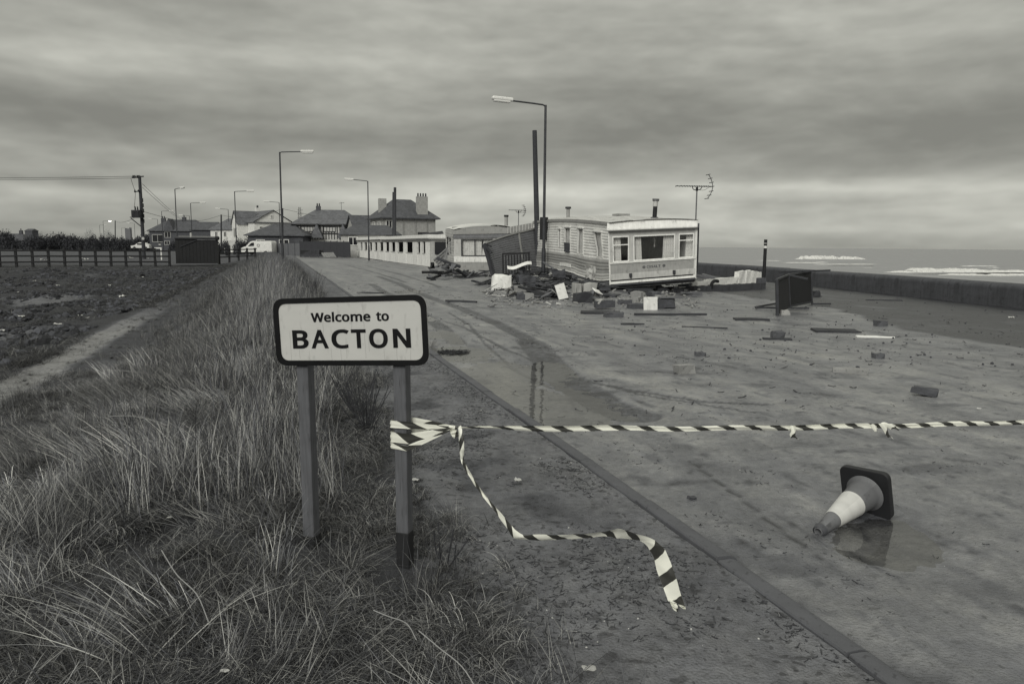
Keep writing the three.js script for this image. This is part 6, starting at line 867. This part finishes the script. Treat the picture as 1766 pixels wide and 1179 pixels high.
{ // wrack: twigs, straw and shell bits on the pavement and road
  const r = mulberry(12), mk = (n, f, g, m, name, label, cat) => { const o = new THREE.InstancedMesh(g, m, n), M4 = new THREE.Matrix4(), q = new THREE.Quaternion(); for (let i = 0; i < n; i++) { const [x, z, sc, y0] = f(i); q.setFromEuler(new THREE.Euler((r() - 0.5) * 0.5, r() * 6.283, (r() - 0.5) * 0.5)); M4.compose(V(x, groundY(x, z) + 0.003 * sc + (y0 ?? 0), z), q, V(sc * (0.5 + r()), sc * (0.6 + 0.6 * r()), sc)); o.setMatrixAt(i, M4); } o.name = numbered(name); o.castShadow = o.receiveShadow = true; scene.add(o); stuff(o, label, cat); };
  const clus = (s, t) => fbm(s * 0.9, t * 1.8, 4, 911);
  const onPath = () => { for (;;) { const s = 1.5 + 12 * Math.pow(r(), 1.6), t = lerp(-1.75, -0.2, Math.pow(r(), 0.9)); if (clus(s, t) + 0.25 * sst(5, 2, s) > 0.30 * r() - 0.06) { const p = fromST(s, t); return [p.x, p.z, 0.22 + 0.75 * r() ** 2.2]; } } };
  const onRoad = () => { for (;;) { const s = 1.5 + 24 * Math.pow(r(), 1.5), t = 0.1 + 9 * Math.pow(r(), 1.6); if (clus(s, t) > 0.5 * r()) { const p = fromST(s, t); return [p.x, p.z, 0.25 + 0.7 * r() ** 2 + (s > 10 ? 0.5 * r() : 0)]; } } };
  const stick = prep(roughBox(0.035, 0.004, 0.005, 3, 0.3)), crumb = prep(new THREE.IcosahedronGeometry(0.006, 0)); for (const g of [stick, crumb]) { g.computeVertexNormals(); }
  mk(13000, onPath, stick, M.seaweed, 'twig_litter', 'dark twigs and weed strewn over the sandy pavement', 'twigs'); mk(1500, () => { for (;;) { const s = 7 + 26 * r() ** 1.3, t = 0.2 + 13 * r(); if (clus(s * 0.5, t * 0.7) > 0.35 * r() - 0.1) { const p = fromST(s, t); return [p.x, p.z, 0.6 + 1.9 * r() ** 3]; } } }, stick, M.seaweed, 'twig_litter', 'dark weed and splinters on the far sandy road', 'twigs'); mk(3200, onRoad, stick, M.seaweed, 'twig_litter', 'dark weed fragments strewn over the sandy road', 'twigs'); mk(420, onPath, prep(roughBox(0.05, 0.0025, 0.003, 5, 0.3)), mat('straw', 0.30, 0.8), 'straw_litter', 'pale straw bits on the sandy pavement', 'straw'); mk(260, onPath, crumb, mat('shell bits', 0.5, 0.7), 'shell_grit', 'pale shell grit on the pavement', 'grit'); mk(160, onRoad, crumb, mats['shell bits'], 'shell_grit', 'pale shell grit on the road', 'grit'); mk(3000, onPath, prep(new THREE.IcosahedronGeometry(0.006, 0)), mat('dark grit', 0.05, 0.9), 'dark_grit', 'dark grit on the pavement', 'grit');
  const spl = (dark) => () => { const px = 838 + 370 * r(), py = 480 + 50 * r() ** 1.8, p = gnd(px, py, 0); return [p.x, p.z, 1.2 + 4.5 * r() ** 2.5, 0.02 + (py < 505 ? 0.12 * r() : 0)]; }; mk(500, spl(1), stick, M.darkWood, 'splinter_litter', 'dark splinters strewn through the caravan wreckage', 'splinters'); mk(260, spl(0), prep(roughBox(0.04, 0.003, 0.012, 9, 0.3)), M.paleGrey, 'splinter_litter', 'pale splinters strewn through the caravan wreckage', 'splinters'); mk(500, spl(1), prep(new THREE.IcosahedronGeometry(0.012, 0)), M.conc, 'rubble_grit', 'small rubble strewn before the caravan', 'rubble');
  const rub = () => { const px = 1080 + 680 * r(), py = 505 + 130 * Math.pow(r(), 1.4), p = gnd(px, py, -0.03); return [p.x, p.z, 0.5 + 2.2 * r() ** 3]; }; mk(420, rub, prep(new THREE.IcosahedronGeometry(0.009, 0)), mats['dark grit'], 'dark_grit', 'small dark rubble crumbs on the sand by the sea wall', 'grit'); mk(120, rub, stick, M.seaweed, 'twig_litter', 'dark splinters on the sand by the sea wall', 'splinters');
}
function shrubTwigs(p, h, n, seed, label, m = M.darkWood) { const r = mulberry(seed), b = new MB(); for (let i = 0; i < n; i++) { const a = r() * 6.283, l = 0.25 + r() * 0.75, L = h * (0.5 + 0.6 * r()), q = V(Math.cos(a) * l, 1, Math.sin(a) * l).normalize(); const e = q.clone().multiplyScalar(L), k = e.clone().multiplyScalar(0.5).add(V((r() - 0.5) * 0.06, -0.03, (r() - 0.5) * 0.06)); b.tube([V(0, -0.03, 0), k, e], 0.0022 + 0.0018 * r(), 5, 4); for (let j = 0; j < 3; j++) { const s = k.clone().lerp(e, r()), f = s.clone().add(V((r() - 0.5) * 0.2, 0.05 + 0.12 * r(), (r() - 0.5) * 0.2).multiplyScalar(h)); b.cyl(s, f, 0.0016, 0.0008, 3); } } const o = b.build('twiggy_shrub', m); o.position.set(p.x, groundY(p.x, p.z), p.z); tag(o, label, 'shrub'); return o; }
shrubTwigs(gnd(618, 712, 0.08), 0.46, 26, 5, 'bare dark twiggy shrub behind the sign between its posts'); shrubTwigs(gnd(632, 742, 0.05), 0.42, 34, 6, 'lower bare shrub leaning over the pavement beside the right sign post'); shrubTwigs(gnd(770, 978, 0.03), 0.24, 6, 8, 'single dark thorny stem at the grass edge right of the sign post'); shrubTwigs(gnd(540, 505, 0.1), 0.8, 30, 9, 'dark shrub at the far edge of the verge behind the sign');
{ // pale reed stems lying on the grass
  const r = mulberry(4), st = [[644, 1063, 718, 1082, 'pale reed stem lying below the right sign post'], [722, 1086, 832, 1176, 'long pale reed stem at the bottom edge of the grass'], [280, 985, 360, 1090, 'bent pale reed stem in the left grass'], [130, 930, 60, 1010, 'pale stem lying in the left foreground grass'], [180, 640, 270, 655, 'pale stem on the bank crest near the sand path'], [190, 735, 290, 745, 'pale broken stem in the hollow of the bank']];
  for (const [a, b, c, d, label] of st) { const p = gnd(a, b, 0.22), q = gnd(c, d, 0.20), f = (k, dy) => { const v = p.clone().lerp(q, k); v.y = groundY(v.x, v.z) + dy; return v; }; const o = new MB().tube([f(0, 0.16), f(0.35, 0.15).add(V(0.03 * gn(a, b), 0, 0.04 * gn(b, a))), f(0.7, 0.11).add(V(0.05 * gn(c + 0.5, d), 0.02, 0.05 * gn(d + 0.3, c))), f(1, 0.09)], 0.0022, 14, 5).build('reed_stem', mat('reed', 0.30, 0.7)); tag(o, label, 'reed stem'); }
}
{ // scraps of litter
  const r = mulberry(40), scrap = (px, py, w, label, grp, m = M.paper, y = -0.1) => { const g = new THREE.PlaneGeometry(w, w * (0.4 + 0.5 * r()), 4, 4), q = g.attributes.position, s = r() * 90; for (let k = 0; k < q.count; k++) q.setZ(k, w * 0.35 * fbm(q.getX(k) * 3 / w + s, q.getY(k) * 3 / w, 2, 921)); g.rotateX(-Math.PI / 2); g.computeVertexNormals(); const o = mesh('litter_scrap', prep(g), m); tag(o, label, 'litter', grp); const p = gnd(px, py, y); o.position.set(p.x, groundY(p.x, p.z) + w * 0.2 + 0.02, p.z); o.rotation.y = r() * 6; return o; };
  for (const [x, y] of [[99, 489], [59, 485], [30, 500], [37, 513], [49, 538], [36, 544], [153, 551], [98, 561], [6, 569], [211, 512], [221, 513], [237, 476], [246, 479], [181, 521], [160, 536], [140, 546], [15, 520], [75, 530], [120, 500], [190, 492]]) scrap(x, y, 0.07 + 0.11 * r(), 'pale scrap of litter on the dark rough ground left of the bank', 'litter left of the bank');
  for (const [x, y] of [[70, 447], [78, 448], [140, 445], [148, 447], [183, 441], [191, 442], [225, 445], [255, 445], [48, 441]]) scrap(x, y, 0.3 + 0.3 * r(), 'pale storm litter caught along the field fence', 'litter along the field fence');
  scrap(893, 834, 0.055, 'crumpled white wrapper on the pavement left of the kerb', null, M.paper, 0.03); scrap(716, 834, 0.045, 'small white wrapper beside the right sign post', null, M.paper, 0.03); scrap(1016, 1164, 0.05, 'pale wood chip at the bottom of the pavement', null, mat('wood chip', 0.4, 0.8), 0.03); scrap(386, 1122, 0.03, 'small pale flower husk in the foreground grass', null, M.paper, 0.25); scrap(290, 850, 0.03, 'small white husk in the grass left of the sign', null, M.paper, 0.3); scrap(515, 488, 0.45, 'dark torn bag on the far verge edge', null, M.rag, 0.2); scrap(1745, 548, 0.12, 'tiny pale scrap near the sea wall', null, M.paper, 0); scrap(1690, 703, 0.05, 'tiny white scrap on the right hand sand', null, M.paper, 0);
}
{ // clump of washed-up weed on the road
  const r = mulberry(17), b = new MB(), p = gnd(782, 604, -0.03); for (let i = 0; i < 150; i++) { const a = r() * 6.283, d = Math.sqrt(r()) * 0.2, q = V(Math.cos(a) * d * 1.2, 0.01, Math.sin(a) * d), k = () => (r() - 0.5) * 0.16; b.tube([q, q.clone().add(V(k(), 0.05 * r(), k())), q.clone().add(V(k(), 0.02, k()))], 0.004, 4, 3); } const o = b.build('weed_clump', M.seaweed); tag(o, 'dark clump of washed-up weed on the road just right of the sign', 'weed'); o.position.set(p.x, groundY(p.x, p.z), p.z);
}
// bushes and bare trees beyond the field
function crownGeo(seed, n, size) { const r = mulberry(seed), pos = []; for (let i = 0; i < n; i++) { const u = r() * 6.283, v = Math.acos(2 * r() - 1), k = 0.55 + 0.45 * Math.cbrt(r()), lump = 0.8 + 0.45 * fbm(Math.cos(u) * 1.7 + seed, Math.sin(u) * 1.7 + v, 3, 951); const c = V(Math.sin(v) * Math.cos(u), Math.abs(Math.cos(v)) * 0.98, Math.sin(v) * Math.sin(u)).multiplyScalar(k * lump); const s = size * (0.5 + r()); for (let q = 0; q < 3; q++) pos.push(c.x + (r() - 0.5) * s, c.y + (r() - 0.5) * s, c.z + (r() - 0.5) * s); } const g = new THREE.BufferGeometry(); g.setAttribute('position', new THREE.Float32BufferAttribute(pos, 3)); g.computeVertexNormals(); return g; }
{
  const cg = [1, 2, 3].map((k) => crownGeo(k * 7, 2600, 0.13)), bare = crownGeo(50, 1500, 0.05), r = mulberry(61);
  const bush = (px, top, wpx, d, label, grp, g = cg[Math.floor(r() * 3)], bareTree = false) => { const p = at(px, top, d), W = wpx * d / FOCAL / 2, H = p.y, t = thing(bareTree ? 'bare_tree' : 'hedge_bush', label, bareTree ? 'tree' : 'bush', V(p.x, 0, p.z), r() * 6, grp); const lo = bareTree ? H * 0.35 : -0.2; const c = mesh('crown', g, bareTree ? mat('bare twigs', 0.06, 0.9) : M.foliage, t); c.scale.set(W, H - lo, W * 0.9); c.position.y = lo; new MB().cyl(V(0, -0.3, 0), V(0.05, Math.max(0.6, H * 0.5), 0), 0.05 * H, 0.02 * H, 7).build('trunk', M.darkWood, t); };
  const ORD = ['first', 'second', 'third', 'fourth', 'fifth', 'sixth', 'seventh', 'eighth', 'ninth', 'tenth', 'eleventh', 'twelfth', 'thirteenth', 'fourteenth', 'fifteenth', 'sixteenth', 'last']; let nb = 0; const G = 'hedgerow bushes beyond the field';
  bush(8, 391, 40, 176, 'dark rounded tree at the far left edge behind the fence', null);
  for (const [px, top, w] of [[30, 409, 34], [50, 402, 34], [66, 400, 36], [84, 399, 42], [104, 397, 46], [124, 400, 42], [140, 405, 34], [158, 402, 34], [176, 402, 36], [192, 401, 36], [208, 405, 34], [222, 407, 30], [236, 404, 26], [250, 396, 36], [262, 401, 24], [280, 411, 30], [300, 411, 26]]) bush(px, top, w, 165 + 20 * r(), `${ORD[nb++]} dark hedgerow bush from the left beyond the field`, G);
  bush(153, 391, 24, 178, 'bare rounded tree left of the lit street lamp', null, bare, true); bush(185, 392, 26, 186, 'bare tree right of the lit street lamp', null, bare, true); bush(70, 397, 30, 200, 'bare tree behind the hedge at left', null, bare, true);
  for (const [px, top, w] of [[372, 409, 26], [388, 408, 22], [412, 406, 30], [428, 405, 26], [436, 410, 20]]) bush(px, top, w, 121 + 3 * r(), `${ORD[(nb++ - 17)]} dark garden shrub from the left before the white house`, 'garden shrubs before the white house'); bush(391, 417, 9, 110, 'small round black bush by the garden shrubs', null); bush(598, 430, 26, 104, 'low scrub beside the far end of the chalet row', null);
}
renderer.render(scene, camera);
